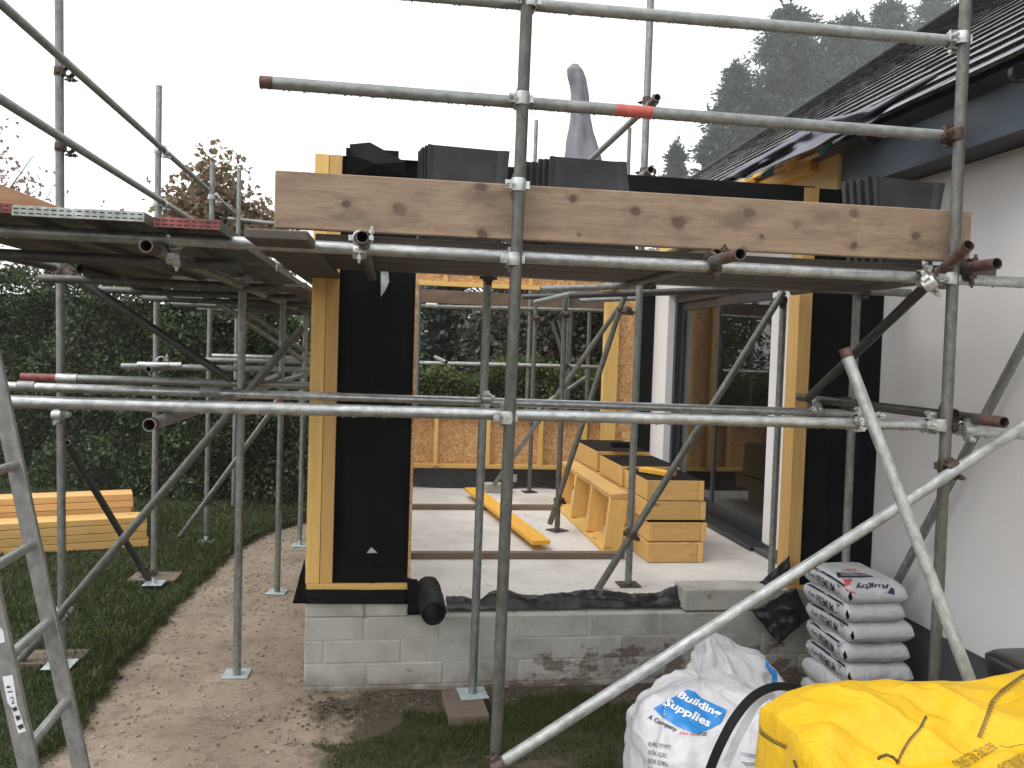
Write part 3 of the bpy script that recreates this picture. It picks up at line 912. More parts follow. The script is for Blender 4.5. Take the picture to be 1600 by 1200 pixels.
# damp proof sheet hanging under the back wall
V, Fc = [], []
for i in range(81):
    x_ = -.28+3.3*i/80
    for j in range(7):
        z_ = .655-.215*j/6
        V.append((x_, BY-.015-.03*(j/6)**2-.02*abs(noise.noise(Vector((x_*2.3, j*.3, 0))))*j/6, z_ + (.012*math.sin(x_*5)+.012*noise.noise(Vector((x_*3, 0, 1))) if j == 6 else 0)))
for i in range(80):
    for j in range(6):
        q = i*7+j; Fc.append((q, q+1, q+8, q+7))
mk('damp_proof_sheet', V, Fc, M_DPC, ext, None, True)
# front right return panel
cbox('stud', (2.525, FY, .60), (2.612, 5.07, 3.10), M_TIMBERP, ext, .002)
lining('membrane_lining', 2.613, 3.03, .602, 3.10, FY+.02, .06, ext)
cbox('membrane_strip', (3.031, FY-.012, .52), (HX-.003, 5.10, 3.10), M_MEM, ext, .002)
cbox('sole_plate', (2.54, FY-.002, .581), (3.03, 5.07, .600), M_TIMBER, ext, .001)
# black wrapped head beam across the front opening
cbox('head_beam', (.18, FY+.004, 2.86), (2.60, 5.09, 3.110), M_MEM, ext, .006)
cbox('head_beam', (2.625, FY+.004, 2.86), (2.815, 5.07, 3.10), M_MEM, ext, .004)
cbox('stud', (2.602, FY, 2.87), (2.623, 5.08, 3.105), M_TIMBER, ext, .001)
# rafter feet and battens of the new roof, teal treated batten ends
cbox('eaves_beam', (2.80, 5.035, 3.10), (2.858, 8.6, 3.375), M_TIMBER, ext, .003)
cbox('eaves_board', (2.745, 5.30, 3.29), (2.797, 8.7, 3.385), M_TIMBERY, ext, .003)
cbox('eaves_board', (2.70, 5.05, 3.392), (2.76, 8.8, 3.43), M_TIMBER, ext, .003)
for y_ in (5.25, 6.0, 6.9, 8.0):
    plank('rafter', rp(-.16, y_+.12, -.01), rp(.22, y_+.12, -.01), .05, .05, M_TIMBERY, ext, NR)
for (a_, b_) in (((1279, 239), (1297, 225)), ((1232, 257), (1254, 243)), ((1192, 274), (1213, 260)), ((1166, 283), (1178, 275))):
    o = plank('batten', at(*a_, X=2.66), at(*b_, X=2.72), .045, .03, M_TEAL, ext, NR); o['label'] = 'teal treated batten end'
for (a_, b_) in (((1212, 268), (1236, 256)), ((1250, 252), (1283, 238))):
    plank('batten', at(*a_, X=2.70), at(*b_, X=2.72), .04, .03, M_TIMBERP, ext, NR)

# loose black sheets round the base
def cloth(name, pxs, Yf, mt, label, cat, parent=None, n=14, amp=.02, thick=.004, seed=0):
    """four sided sheet given by its corner pixels and a depth for each"""
    C4 = [at(x, y, Y=Y_) for (x, y), Y_ in zip(pxs, Yf)]
    V, Fc = [], []
    for i in range(n+1):
        for j in range(n+1):
            u, v = i/n, j/n
            p = C4[0].lerp(C4[1], u).lerp(C4[3].lerp(C4[2], u), v)
            w_ = amp*(noise.noise(Vector((u*2.5+seed, v*2.5, seed))) + .4*noise.noise(Vector((u*7+seed, v*7, seed))))
            V.append(p + Vector((w_*.5, -abs(w_)*1.2, w_*.3)))
    for i in range(n):
        for j in range(n):
            q = i*(n+1)+j; Fc.append((q, q+1, q+n+2, q+n+1))
    o = mk(name, V, Fc, mt, parent, None, True)
    md = o.modifiers.new('t', 'SOLIDIFY'); md.thickness = thick
    if cat: tag(o, label, cat)
    return o
cloth('damp_proof_flap', ((457, 943), (476, 872), (479, 922), (478, 943)), (4.87, 5.02, 4.922, 4.90), M_MEM, '', '', ext, 12, .006)
cloth('damp_proof_flap', ((476, 921), (638, 921), (638, 944), (477, 943.5)), (4.921, 4.921, 4.905, 4.90), M_MEM, '', '', ext, 16, .006)
cloth('damp_proof_flap', ((636, 903), (652, 905), (668, 960), (637, 961)), (4.9, 4.9, 4.88, 4.88), M_MEM, '', '', ext, 8, .01)
cloth('plastic_sheet_flap', ((1185, 910), (1233, 868), (1232, 905), (1218, 922)), (4.86, 4.90, 4.86, 4.80), M_DPC, 'small pointed black plastic flap sticking out beside the right timber stud', 'plastic sheet', None, 14, .02)
cloth('plastic_sheet_flap', ((1174, 953), (1240, 918), (1264, 962), (1217, 1007)), (4.86, 4.84, 4.84, 4.80), M_DPC, 'black plastic sheet hanging in a point over the right of the block wall', 'plastic sheet', None, 18, .04, seed=3)

# crumpled black sheet along the slab edge
xs = [700, 725, 748, 765, 790, 830, 870, 900, 950, 1000, 1030, 1050, 1063, 1079]
ys = [934, 932, 941, 927, 919, 928, 925, 920, 923, 931, 929, 918, 914, 917]
V, Fc = [], []
m_ = 150
for i in range(m_+1):
    px = 698 + (1079-698)*i/m_
    top = float(np.interp(px, xs, ys)) + 1.6*noise.noise(Vector((px*.12, 0, 0)))
    pt = at(px, top, Y=5.06)
    x_ = pt.x; hgt = max(.012, pt.z-.445)
    for j in range(15):
        v = j/14
        y_ = 5.0 + .15*v + .012*noise.noise(Vector((x_*9, v*4, 1)))
        env = math.sin(math.pi*min(1, (v*.9+.02)))**.6
        z_ = .444 + hgt*env*(.72+.28*math.sin(v*9+x_*5+3*noise.noise(Vector((x_*3, 0, 7))))) + .018*env*noise.noise(Vector((x_*6+v*5, v*7-x_*3, 5))) + .005*env*noise.noise(Vector((x_*34, v*22, 5)))
        V.append((x_, y_, max(.4435, z_)))
for i in range(m_):
    for j in range(14):
        q = i*15+j; Fc.append((q, q+15, q+16, q+1))
o = mk('plastic_sheet', V, Fc, M_DPC, None, None, True)
tag(o, 'crumpled black plastic sheet lying along the front edge of the slab', 'plastic sheet')
# hanging roll of black felt
p0, p1 = at(668, 918, Y=5.02), at(678, 960, Y=4.70)
V, Fc = [], []
ax = frame(p1-p0).to_3x3(); Lr = (p1-p0).length
for s_ in range(13):
    for k_ in range(49):
        a_ = k_/48*2*math.pi*1.45
        r_ = .074 - .007*k_/48 + .004*noise.noise(Vector((s_*.4, a_*1.5, 0)))
        V.append(p0 + ax @ Vector((Lr*s_/12*(1+.02*math.sin(a_)), r_*math.cos(a_)*(1+.06*math.sin(s_*.3)), r_*1.02*math.sin(a_))))
for s_ in range(12):
    for k_ in range(48):
        q = s_*49+k_; Fc.append((q, q+1, q+50, q+49))
o = mk('felt_roll', V, Fc, M_ROLL, None, None, True)
md = o.modifiers.new('t', 'SOLIDIFY'); md.thickness = .0035
tag(o, 'black felt roll drooping over the block wall beside the left timber pier', 'roll')
# ================================================================== SCAFFOLDING
Z0 = Vector((0, 0, 1)); EX = Vector((1, 0, 0)); EY = Vector((0, 1, 0))
front = thing('scaffolding', 'galvanised tube scaffold bay along the front of the extension, carrying the toe board', 'scaffolding', (.45, 3.32, 0))
left = thing('scaffolding', 'galvanised tube scaffold run on the left over lawn and path, with two rising guard rails', 'scaffolding', (-1.9, 5.4, 0))
inner = thing('scaffolding', 'tube scaffold standing on the slab inside the extension', 'scaffolding', (1.6, 5.5, .44))
rear = thing('scaffolding', 'far scaffold behind the back window opening of the extension', 'scaffolding', (1.6, 10.3, 0))
for s_ in (front, left, inner, rear): s_['group'] = 'scaffolds round the extension'

def T(name, p0, p1, mt, par, **k): return tube(name, p0, p1, mt, par, **k)
def vert(px, py, Y, z0, z1, x_off=0):
    p = at(px, py, Y=Y); return Vector((p.x, Y, z0)), Vector((p.x, Y, z1))
def plate(x, y, z, par, s=.15, mt=None, rot=0):
    o = cbox('base_plate', (x-s/2, y-s/2, z), (x+s/2, y+s/2, z+.006), mt or M_PLATE, par, .001, Matrix.Rotation(rot, 4, 'Z'))
    tube('spigot', (x, y, z+.006), (x, y, z+.05), M_PLATE, o, r=.019)
    return o
def drops(tb, p0, p1, r=.0242, dens=60, seed=1):
    """rain drops hanging under a wet tube"""
    rnd = random.Random(seed); V, Fc = [], []
    p0, p1 = Vector(p0), Vector(p1); n = int((p1-p0).length*dens)
    for i in range(n):
        t_ = rnd.random(); p = p0.lerp(p1, t_) - Vector((0, 0, r)); s_ = rnd.uniform(.0018, .0042)
        q = len(V)
        for a in range(6): V.append(p + Vector((s_*math.cos(a*1.047), s_*math.sin(a*1.047), .001)))
        for a in range(6): V.append(p + Vector((s_*.8*math.cos(a*1.047), s_*.8*math.sin(a*1.047), -s_*.9)))
        V.append(p + Vector((0, 0, -s_*1.6)))
        for a in range(6):
            b = (a+1) % 6
            Fc += [(q+a, q+6+a, q+6+b, q+b), (q+6+a, q+12, q+6+b)]
    o = mk('water_drops', V, Fc, M_DROP, tb, None, True); tag(o, kind='stuff')
M_DROP, _t, _p = mat('water_drop'); setp(_p, Base_Color=(.55, .57, .57), Roughness=.05, IOR=1.33); _p.inputs['Transmission Weight'].default_value = .6

YP, YL, YI = 3.32, 3.375, 4.66        # front standards, ledgers just behind them, inner row
# --- front bay, standards
s1 = T('standard', (at(773.7, 1169, Y=YP).x, YP, 0), at(826, -60, Y=YP), M_GALVD, front)
s2 = T('standard', (at(1455, 1180, Y=YP).x, YP, 0), at(1512, -60, Y=YP), M_GALVD, front)
s3 = T('standard', at(738, 1093, Y=4.70), at(762.5, 426, Y=4.70), M_GALVM, front)
s4 = T('standard', (at(1322, 890, Y=4.70).x, 4.70, 0), at(1339.5, 445, Y=4.70), M_GALVM, front)
p_ = at(738, 1093, Y=4.70); plate(p_.x, 4.70, .061, front, .16, rot=.1)
plate(at(773.7, 1169, Y=YP).x, YP, 0, front); plate(at(1455, 1180, Y=YP).x, YP, 0, front)
plate(at(1322, 890, Y=4.7).x, 4.70, 0, front)
# --- rails and ledgers
def rail(name, a, b, Y, mt, par, dr=0, **k):
    A, B = at(*a, Y=Y), at(*b, Y=Y)
    o = T(name, A, B, mt, par, **k)
    if dr: drops(o, A, B, dens=dr, seed=int(a[1])+7)
    return o
g1 = rail('guard_rail', (420, -28), (1496, 65), YL, M_GALVP, front, 70)
g2 = rail('guard_rail', (406, 128), (1492, 213.5), YL, M_GALVP, front, 75, e0=.05)
band = T('paint_band', at(961, 171.6, Y=YL), at(1018, 176.1, Y=YL), M_REDB, g2, r=.0247); band['label'] = 'red painted band on the rail'
l1 = rail('ledger', (-260, 347), (1700, 447), YL, M_GALV, front, 30)
l2 = rail('ledger', (330, 404), (1440, 459), YI, M_GALVM, front, 12)
l3 = rail('ledger', (-60, 625.5), (1444, 664.5), YL, M_GALV, front, 45)
l3b = rail('ledger', (1440, 666.5), (1640, 682), YL+.03, M_GALV, front, 45)
l4 = rail('ledger', (-40, 602), (1330, 646), YI+.04, M_GALV, front, 10)
for (a, b, Y) in (((28, 603.5), (55, 604.3), YI+.04), ((313, 612), (345, 613), YI+.04), ):
    T('sleeve_coupler', at(*a, Y=Y), at(*b, Y=Y), M_GALVP, l4, r=.0285)
# --- transoms reaching out towards the camera, open ends showing
def ytube(name, px, py, Y0, Y1, mt, par, end=None, e0=.1, dz=0, **k):
    p = at(px, py, Y=Y0)
    return T(name, p, (p.x, Y1, p.z+dz), mt, par, end=end, e0=e0, **k)
t1 = ytube('transom', 566, 370, 3.12, 4.95, M_GALVD, front)
t2 = ytube('transom', 1157, 397, 3.08, 4.9, M_GALVD, front, e0=.14)
t3 = ytube('transom', 1558, 412, 3.14, 4.9, M_GALVK, front, e0=.14)
t4 = ytube('transom', 1569, 660, 3.14, 4.9, M_GALVK, front, e0=.12)
t5 = ytube('ledger', 233, 664, 3.16, 9.2, M_GALVM, left, e0=.05)
t6 = ytube('ledger', 228, 384, 3.18, 9.2, M_GALVM, left, e0=.12)
# --- braces
b1 = T('brace', at(1514, 383, Y=3.16), at(1262, 623, Y=4.62), M_GALVK, front, e0=.22)
b2 = T('brace', at(1319, 545, Y=3.27), at(1535, 1115, Y=2.86), M_GALVB, front, e0=.04)
b3 = T('brace', at(1690, 607, Y=3.255), at(781, 1194, Y=3.255), M_GALVB, front)
b4 = T('brace', at(1610, 517, Y=3.60), at(1390, 932, Y=4.50), M_GALVM, front)
# --- left run
L1 = T('standard', at(97, 1038, Y=5.42), at(92, -60, Y=5.42), M_GALVM, left)
L2 = T('standard', at(240, 911, Y=7.24), at(248.5, 134, Y=7.24), M_GALVM, left)
L3 = T('standard', at(322, 845, Y=8.79), at(332, 253, Y=8.79), M_GALVM, left)
L4 = T('standard', (at(374, 300, Y=10.4).x, 10.4, 0), at(374, 263, Y=10.4), M_GALVM, left)
I1 = T('standard', at(370, 1053, Y=5.20), at(379.5, 428, Y=5.20), M_GALVM, left)
I2 = T('standard', at(433, 925, Y=6.95), at(443, 440, Y=6.95), M_GALVM, left)
I3 = T('standard', at(468, 852, Y=8.59), at(479, 455, Y=8.59), M_GALVM, left)
T('collar', at(439, 618, Y=6.95), at(438.5, 634, Y=6.95), M_REDPAINT, I2, r=.0262)
for (x_, y_, z_) in ((370, 1053, 0.006), (433, 925, .004), (468, 852, .004)):
    p = at(x_, y_, Z=z_); plate(p.x, p.y, z_, left, .15, rot=random.uniform(-.2, .2))
p = at(94, 1038, Z=.075); plate(p.x, p.y, .072, left, .16)
p = at(241, 911, Z=.075); plate(p.x, p.y, .072, left)
p = at(322, 845, Z=.05); plate(p.x, p.y, .045, left)
gl1 = T('guard_rail', (-1.86, 3.3, 3.60), (-1.87, 11.2, 3.56), M_GALVP, left)
gl2 = T('guard_rail', (-1.86, 3.3, 3.145), (-1.87, 10.6, 3.165), M_GALVP, left)
gl3 = T('guard_rail', (-1.95, 10.55, 3.50), (-.4, 10.55, 3.42), M_GALVP, left)
lo = T('ledger', (-1.86, 2.9, 2.41), (-1.86, 5.02, 2.41), M_GALVK, left)
lo2 = T('ledger', at(125, 420, Y=5.02), (-1.82, 9.6, 2.40), M_GALVK, left, e0=.05)
for y_ in (3.7, 5.12, 6.1, 7.12, 8.1, 9.1):
    T('transom', (-1.97, y_, 2.352), (-.62, y_, 2.352), M_GALVD, left)
h7 = T('ledger', at(33, 589, Y=5.27), at(492, 603, Y=5.27), M_GALVM, left, e0=.22, end=M_REDPAINT)
T('sleeve_coupler', at(89, 591, Y=5.27), at(121, 592, Y=5.27), M_GALV, h7, r=.0285)
h8 = T('ledger', at(190, 572, Y=7.18), at(492, 578, Y=7.18), M_GALVP, left)
T('sleeve_coupler', at(215, 570.5, Y=7.18), at(284, 571.5, Y=7.18), M_GALV, h8, r=.0285)
T('ledger', at(232, 577, Y=6.6), at(262, 574, Y=7.1), M_GALVP, left)
T('ledger', at(308, 562, Y=8.6), at(492, 566, Y=8.6), M_GALVP, left)
T('ledger', at(330, 556, Y=9.1), at(492, 560, Y=9.1), M_GALV, left)
T('ledger', at(410, 597, Y=6.2), at(434, 586, Y=7.0), M_GALVP, left)
br1 = T('brace', at(116, 432, Y=5.34), at(362, 594, Y=5.26), M_GALVK, left)
br2 = T('brace', at(472, 512, Y=5.14), at(30, 1034, Y=5.34), M_GALVD, left)
br3 = T('brace', at(104, 692, Y=5.5), at(233, 907, Y=7.1), M_GALVK, left, r=.023)
br4 = T('brace', at(432, 632, Y=8.1), at(281, 839, Y=8.72), M_GALVM, left)
br5 = T('brace', at(385, 486, Y=7.8), at(484, 556, Y=8.7), M_GALVM, left)
br6 = T('brace', at(326, 463, Y=7.1), at(482, 569, Y=8.7), M_GALVM, left)
br7 = T('brace', at(468, 575, Y=8.3), at(430, 630, Y=8.3), M_GALVM, left)
for (y_, z_) in ((5.9, 2.33), (7.4, 2.33)):
    T('transom', at(340, 412, Y=y_)+Vector((0, 0, -.02)), at(430, 418, Y=y_)+Vector((0, 0, -.02)), M_GALVD, left)
# --- on the slab
N2x = at(982, 900, Y=5.55).x
n2 = T('standard', (N2x, 5.55, .447), (N2x-.0, 5.55, 4.7), M_GALVM, inner)
n3 = T('standard', (2.70, 5.5, .447), (2.70, 5.5, 2.42), M_GALVM, inner)
n5 = T('standard', (1.53, 7.28, .447), (1.53, 7.28, 2.62), M_GALVD, inner)
n6 = T('standard', (1.615, 9.28, .447), (1.615, 9.28, 2.62), M_GALVD, inner)
plate(N2x, 5.55, .4405, inner, mt=M_GALVK); plate(2.70, 5.5, .4405, inner, mt=M_GALVK)
plate(1.53, 7.28, .4405, inner, mt=M_GALVK, rot=.5); plate(1.615, 9.28, .4405, inner, mt=M_GALVK, rot=.2)
u1 = T('guard_rail', at(1027, 152, Y=5.34), (1.70, 10.0, 3.70), M_GALVP, inner, e0=.13)
u2 = T('guard_rail', at(1017, 265, Y=5.34), (1.70, 10.0, 3.20), M_GALVP, inner, e0=.09)
ib1 = T('brace', at(983, 440, Y=7.0), at(859, 819, Y=7.16), M_GALVD, inner)
ib2 = T('brace', at(966, 482, Y=7.5), at(772, 757, Y=9.2), M_GALVM, inner)
ib3 = T('brace', at(1224, 456, Y=5.42), at(932, 924, Y=5.46), M_GALVD, inner)
T('transom', at(845, 452, Y=6.0), at(1000, 447, Y=6.0), M_GALVM, inner)
T('transom', at(836, 473, Y=7.0), at(960, 444, Y=6.2), M_GALVM, inner)
T('ledger', at(818, 464, Y=7.2), at(1215, 452, Y=6.2), M_GALVK, inner)
T('ledger', at(890, 462, Y=6.4), at(1330, 444, Y=5.6), M_GALVK, inner)
T('transom', at(905, 470, Y=8.2), at(1000, 466, Y=8.2), M_GALVM, inner)
# --- far side
for (px, py, yy) in ((838, 188, 10.3), (984, 200, 10.3), (900, 140, 10.35), (893, 470, 10.9), (922, 470, 10.8), (655, 470, 10.2)):
    q = at(px, py, Y=yy)
    T('standard', (q.x, yy, 0), q if py < 400 else (q.x, yy, 2.7), M_GALVM, rear)
r1 = rail('ledger', (640, 566.5), (945, 573.5), 10.25, M_GALV, rear)
r2 = rail('ledger', (640, 478), (960, 486), 10.25, M_GALVM, rear)
T('transom', at(680, 558, Y=10.0), at(697, 566, Y=9.75), M_GALVP, rear)
T('transom', at(665, 477, Y=10.1), at(683, 477.5, Y=10.1), M_GALV, rear, r=.03)
T('transom', at(846, 452, Y=10.9), at(905, 455, Y=10.9), M_GALVP, rear, r=.035)
T('brace', at(862, 502, Y=10.3), at(884, 570, Y=10.5), M_GALVM, rear)
T('brace', at(872, 500, Y=10.5), at(892, 575, Y=10.6), M_GALVP, rear, r=.018)
T('brace', at(915, 590, Y=10.6), at(820, 655, Y=10.5), M_GALVM, rear)
T('brace', at(880, 610, Y=10.8), at(850, 632, Y=10.8), M_GALVP, rear)

# --- couplers
FWD = -EY
for (px, py, Y, par, d2, mt) in ((816, 154.5, YP, s1, EX, None), (810, 289, YP, s1, Vector((1, 0, -.05)), None), (802.5, 405, YP, s1, EX, None), (791.5, 652, YP, s1, EX, None), (828, 1, YP, s1, EX, None),
                         (1502, 60, YP, s2, EX, None), (1494, 210, YP, s2, EX, M_COUPLERK), (1484, 435, YP, s2, EX, None), (1468, 664, YP, s2, EX, None)):
    c_ = at(px, py, Y=YP); coupler(c_, s1.matrix_basis.to_3x3() @ Vector((1, 0, 0)) if par is s1 else Z0, d2, par, mt, EY)
coupler(at(1476, 728, Y=YP), Z0, Vector((.85, 0, .5)), s2, M_COUPLERK, FWD)
coupler(at(1345, 655, Y=YL), EX, Vector((.15, -.1, -1)), l3, None, FWD)
coupler(at(1357, 655, Y=3.30), Vector((.35, -.1, -1)), EX, b2, None, EY)
coupler(at(1500, 668, Y=YL), Vector((.3, 0, .9)), EX, b4, None, FWD)
coupler(at(1452, 443, Y=3.30), Vector((-.75, .55, -.7)), EX, b1, None, EY)
coupler(at(1508, 433, Y=YL), EX, EY, l1, M_COUPLERK, Z0)
coupler(at(1115, 419, Y=YL), EX, EY, l1, M_COUPLERK, Z0)
coupler(at(562, 393, Y=YL), EX, EY, l1, None, Z0)
coupler(at(1485, 648, Y=YL), EY, EX, t4, M_COUPLERK, -Z0)
coupler(at(1015, 440, Y=YI), EX, EY, l2, M_COUPLERK, Z0)
coupler(at(580, 416, Y=YI), EX, EY, l2, M_COUPLERK, Z0)
coupler(at(434, 410, Y=YI), EX, EY, l2, None, Z0)
coupler(at(1343, 455, Y=4.7), Z0, EX, s4, M_COUPLERK, FWD)
coupler(at(762, 432, Y=4.7), Z0, EX, s3, M_COUPLERK, FWD)
coupler(at(758.5, 622, Y=4.7), Z0, EX, s3, None, FWD)
coupler(at(1274, 632, Y=4.64), EX, Vector((-.75, .55, -.7)), l4, None, FWD)
coupler(at(1338, 634, Y=4.7), Z0, EY, s4, M_COUPLERK, FWD)
coupler(at(777, 1188, Y=3.29), Z0, Vector((.85, 0, .5)), s1, M_COUPLERK, FWD)
coupler(at(272, 381, Y=3.42), EY, EX, t6, None, -Z0)
coupler(at(93, 112, Y=5.42), Z0, EY, L1, M_COUPLERK, EX)
coupler(at(94, 230, Y=5.42), Z0, EY, L1, M_COUPLERK, EX)
coupler(at(247, 236, Y=7.24), Z0, EY, L2, None, EX)
coupler(at(246, 318, Y=7.24), Z0, EY, L2, None, EX)
coupler(at(330, 308, Y=8.79), Z0, EY, L3, None, EX)
coupler(at(94, 425, Y=5.42), Z0, EY, L1, M_COUPLERK, EX)
coupler(at(112, 430, Y=5.35), EX, Vector((.75, 0, -.5)), br1, M_COUPLERK, FWD)
coupler(at(94, 648, Y=5.42), Z0, EX, L1, None, FWD)
coupler(at(97, 954, Y=5.42), Z0, Vector((.6, 0, .75)), L1, None, FWD)
coupler(at(238, 893, Y=7.24), Z0, Vector((.2, -.7, .7)), L2, M_COUPLERK, FWD)
coupler(at(379, 436, Y=5.2), Z0, EX, I1, None, FWD)
coupler(at(377, 618, Y=5.2), Z0, EX, I1, M_COUPLERK, FWD)
coupler(at(443, 455, Y=6.95), Z0, EX, I2, None, FWD)
coupler(at(478, 470, Y=8.59), Z0, EX, I3, None, FWD)
coupler(at(252, 572, Y=7.21), EX, EY, h8, None, Z0)
coupler(at(325, 782, Y=8.79), Z0, Vector((-.6, 0, -.7)), L3, M_COUPLERK, FWD)
coupler(at(245, 440, Y=7.24), Z0, EY, L2, M_COUPLERK, EX)
coupler(at(325, 470, Y=8.79), Z0, EY, L3, M_COUPLERK, EX)
coupler((N2x, 5.55, at(1000, 157, Y=5.55).z), Z0, EY, n2, M_COUPLERK, EX)
coupler((N2x, 5.55, at(1000, 268, Y=5.55).z), Z0, EY, n2, M_COUPLERK, EX)
coupler(at(984, 833, Y=5.50), Z0, Vector((.55, 0, .8)), n2, M_COUPLERK, FWD)
coupler(at(975, 485, Y=5.55), Z0, Vector((.4, 0, .9)), n2, M_COUPLERK, FWD)
coupler((1.53, 7.26, .72), Z0, Vector((.3, 0, .9)), n5, M_COUPLERK, FWD)
coupler((1.53, 7.28, 2.36), Z0, EX, n5, M_COUPLERK, FWD)
coupler((1.615, 9.26, 1.30), Z0, Vector((.5, 0, .8)), n6, M_COUPLERK, FWD)
coupler((1.615, 9.28, 2.40), Z0, EX, n6, M_COUPLERK, FWD)
coupler(at(1217, 470, Y=5.5), Z0, EX, n3, M_COUPLERK, FWD)
coupler(at(883, 572, Y=10.25), EX, Z0, r1, M_COUPLERK, FWD)

# ================================================================== BOARDS
# the big toe board, knots where the photograph has them
bl, br_ = at(430, 312, Y=3.40), at(1513, 371, Y=3.40)
Lb = (br_-bl).length
def knot(px, py, r_): 
    q = at(px, py, Y=3.38); c_ = (bl+br_)/2; d = frame(br_-bl, Z0).to_3x3().inverted() @ (q-c_)
    return (d.x, d.z, r_*random.uniform(.85, 1.45))
kn = [knot(*q) for q in ((541, 319, .013), (624, 327, .014), (993, 330, .011), (895, 309, .012), (1061, 348, .014), (1171, 333, .013), (1246, 351, .012), (1335, 333, .013), (1335, 384, .014), (1432, 369, .011), (751, 364, .012), (751, 292, .011), (1162, 391, .01), (905, 366, .006), (1190, 370, .006), (754, 367, .01))]
M_TOE = wood('weathered_toe_board', (.395, .285, .19), (.22, .15, .10), (.055, .028, .018), .68, 0, 1.1, stains=(.13, .085, .06), spots=kn, var=0)
tb = plank('toe_board', bl, br_, .036, .222, M_TOE, None, Z0, .004)
tag(tb, 'long knotty brown toe board on edge across the front of the scaffold', 'board')
grp = 'scaffold boards decking the front bay'
nm = ['outermost', 'second', 'third', 'fourth', 'innermost']
for i in range(5):
    y0 = 3.45 + i*.232
    z_ = 2.452 + random.uniform(-.002, .003)
    o = plank('scaffold_board', (-.30-.04*i, y0+.1, z_), (2.70, y0+.1, z_+.0), .222, .036, M_DECK, None, Z0, .003)
    tag(o, f'old grey scaffold board decking the front bay, {nm[i]} from the toe board side', 'board', grp)
# left platform: boards run away from the camera, ends towards it
ends = [(0, 62, M_REDPAINT, 'red'), (65, 165, M_WHITEP, 'white'), (169, 268, M_WHITEP, 'white'), (283, 378, M_REDPAINT, 'red')]
xb = [-1.405, -1.179, -.954, -.716]
lab = ['red perforated metal scaffold board, leftmost of the four board ends in view', 'white perforated metal scaffold board beside the leftmost red one', 'white perforated metal scaffold board beside the right red one', 'red perforated metal scaffold board next to the old timber one']
for i, x_ in enumerate(xb):
    zt = 2.478 - .007*i
    y0 = 3.12 if i != 2 else 3.06
    t_ = thing('metal_scaffold_board', lab[i], 'board', (x_, y0, zt-.05), 'metal boards of the left platform')
    cbox('deck_plate', (x_-.112, y0+.004, zt-.006), (x_+.112, 6.2, zt), M_GALVD, t_, .001)
    for sg in (-1, 1): cbox('side_flange', (x_+sg*.111-.0015, y0+.004, zt-.036), (x_+sg*.111+.0015, 6.2, zt-.0065), M_GALVD, t_, 0)
    e_ = cbox('board_end', (x_-.112, y0, zt-.034), (x_+.112, y0+.0035, zt+.001), ends[i][2], t_, .001)
    V, Fc = [], []
    for r_ in range(2):
        for k_ in range(9):
            addbox(V, Fc, (x_-.098+k_*.0245, y0-.0005, zt-.009-.015*r_), (.015, .0012, .0035))
    mk('slots', V, Fc, M_DARKHOLE, e_)
for i, x_ in enumerate((-1.41, -1.18, -.95, -.72)):
    o = plank('scaffold_board', (x_, 6.25, 2.455), (x_+.02, 9.8, 2.45), .222, .038, M_DECK, None, Z0)
    tag(o, f'dark scaffold board of the left platform far half, {["first", "second", "third", "fourth"][i]} from the lawn side', 'board', 'far boards of the left platform')
for i, x_ in enumerate((-1.64,)):
    o = plank('scaffold_board', (x_, 3.3, 2.455), (x_, 7.1, 2.455), .222, .038, M_DECK, None, Z0)
    tag(o, 'old scaffold board on the lawn side of the left platform, under the guard rails', 'board')
o = plank('scaffold_board', (-.405, 3.10, 2.415), (-.395, 6.9, 2.44), .225, .038, M_DECK, None, Z0, .006)
tag(o, 'mossy timber scaffold board end beside the left end of the toe board', 'board')
# far platform and ply offcut
o = plank('scaffold_board', at(640, 462, Y=10.5), at(960, 478, Y=10.5), .225, .16, M_BATTEN, None, Z0)
tag(o, 'dark brown board on edge on the far scaffold, seen through the back window', 'board')
pa, pb = [(-60, 270), (-60, 326), (98, 331), (98, 326), (0, 288)], 3.45
P = [at(*q, Y=3.42) for q in pa]
n_ = len(P)
mk_ = mk('plywood_sheet', P+[p+Vector((.02, .35, .0)) for p in P], [tuple(range(n_)), tuple(range(n_, 2*n_))[::-1]]+[(i, (i+1) % n_+0, (i+1) % n_+n_, i+n_)[::-1] for i in range(n_)], wood('ply_offcut', (.40, .22, .11), (.30, .15, .07), var=0), None)
tag(mk_, 'sloping orange brown plywood offcut on the left platform at the frame edge', 'plywood')
# sole boards
for (x0, x1, y0, y1, z1, lb) in ((at(25, 1040, Z=.07).x, at(118, 1038, Z=.07).x, 5.30, 5.53, .070, 'brown timber sole board on the lawn under the left scaffold foot by the ladder'),
                                 (at(192, 912, Z=.07).x, at(268, 912, Z=.07).x, 7.10, 7.36, .070, 'brown timber sole board on the lawn under the second scaffold foot')):
    o = cbox('sole_board', (x0, y0, .030), (x1, y1, z1), M_SOLE, None, .004); tag(o, lb, 'board')
A = [at(690, 1078, Z=.06), at(748, 1073, Z=.06), at(765, 1117, Z=.06), at(702, 1120, Z=.06)]
A2 = [Vector((p.x, p.y, -.01)) for p in A]
o = mk('sole_block', A+A2, [(3, 2, 1, 0), (4, 5, 6, 7), (0, 1, 5, 4), (1, 2, 6, 5), (2, 3, 7, 6), (3, 0, 4, 7)], M_SOLE)
bv = o.modifiers.new('b', 'BEVEL'); bv.width = .004
tag(o, 'thick muddy timber pad on the ground under the scaffold foot in front of the wall', 'pad')
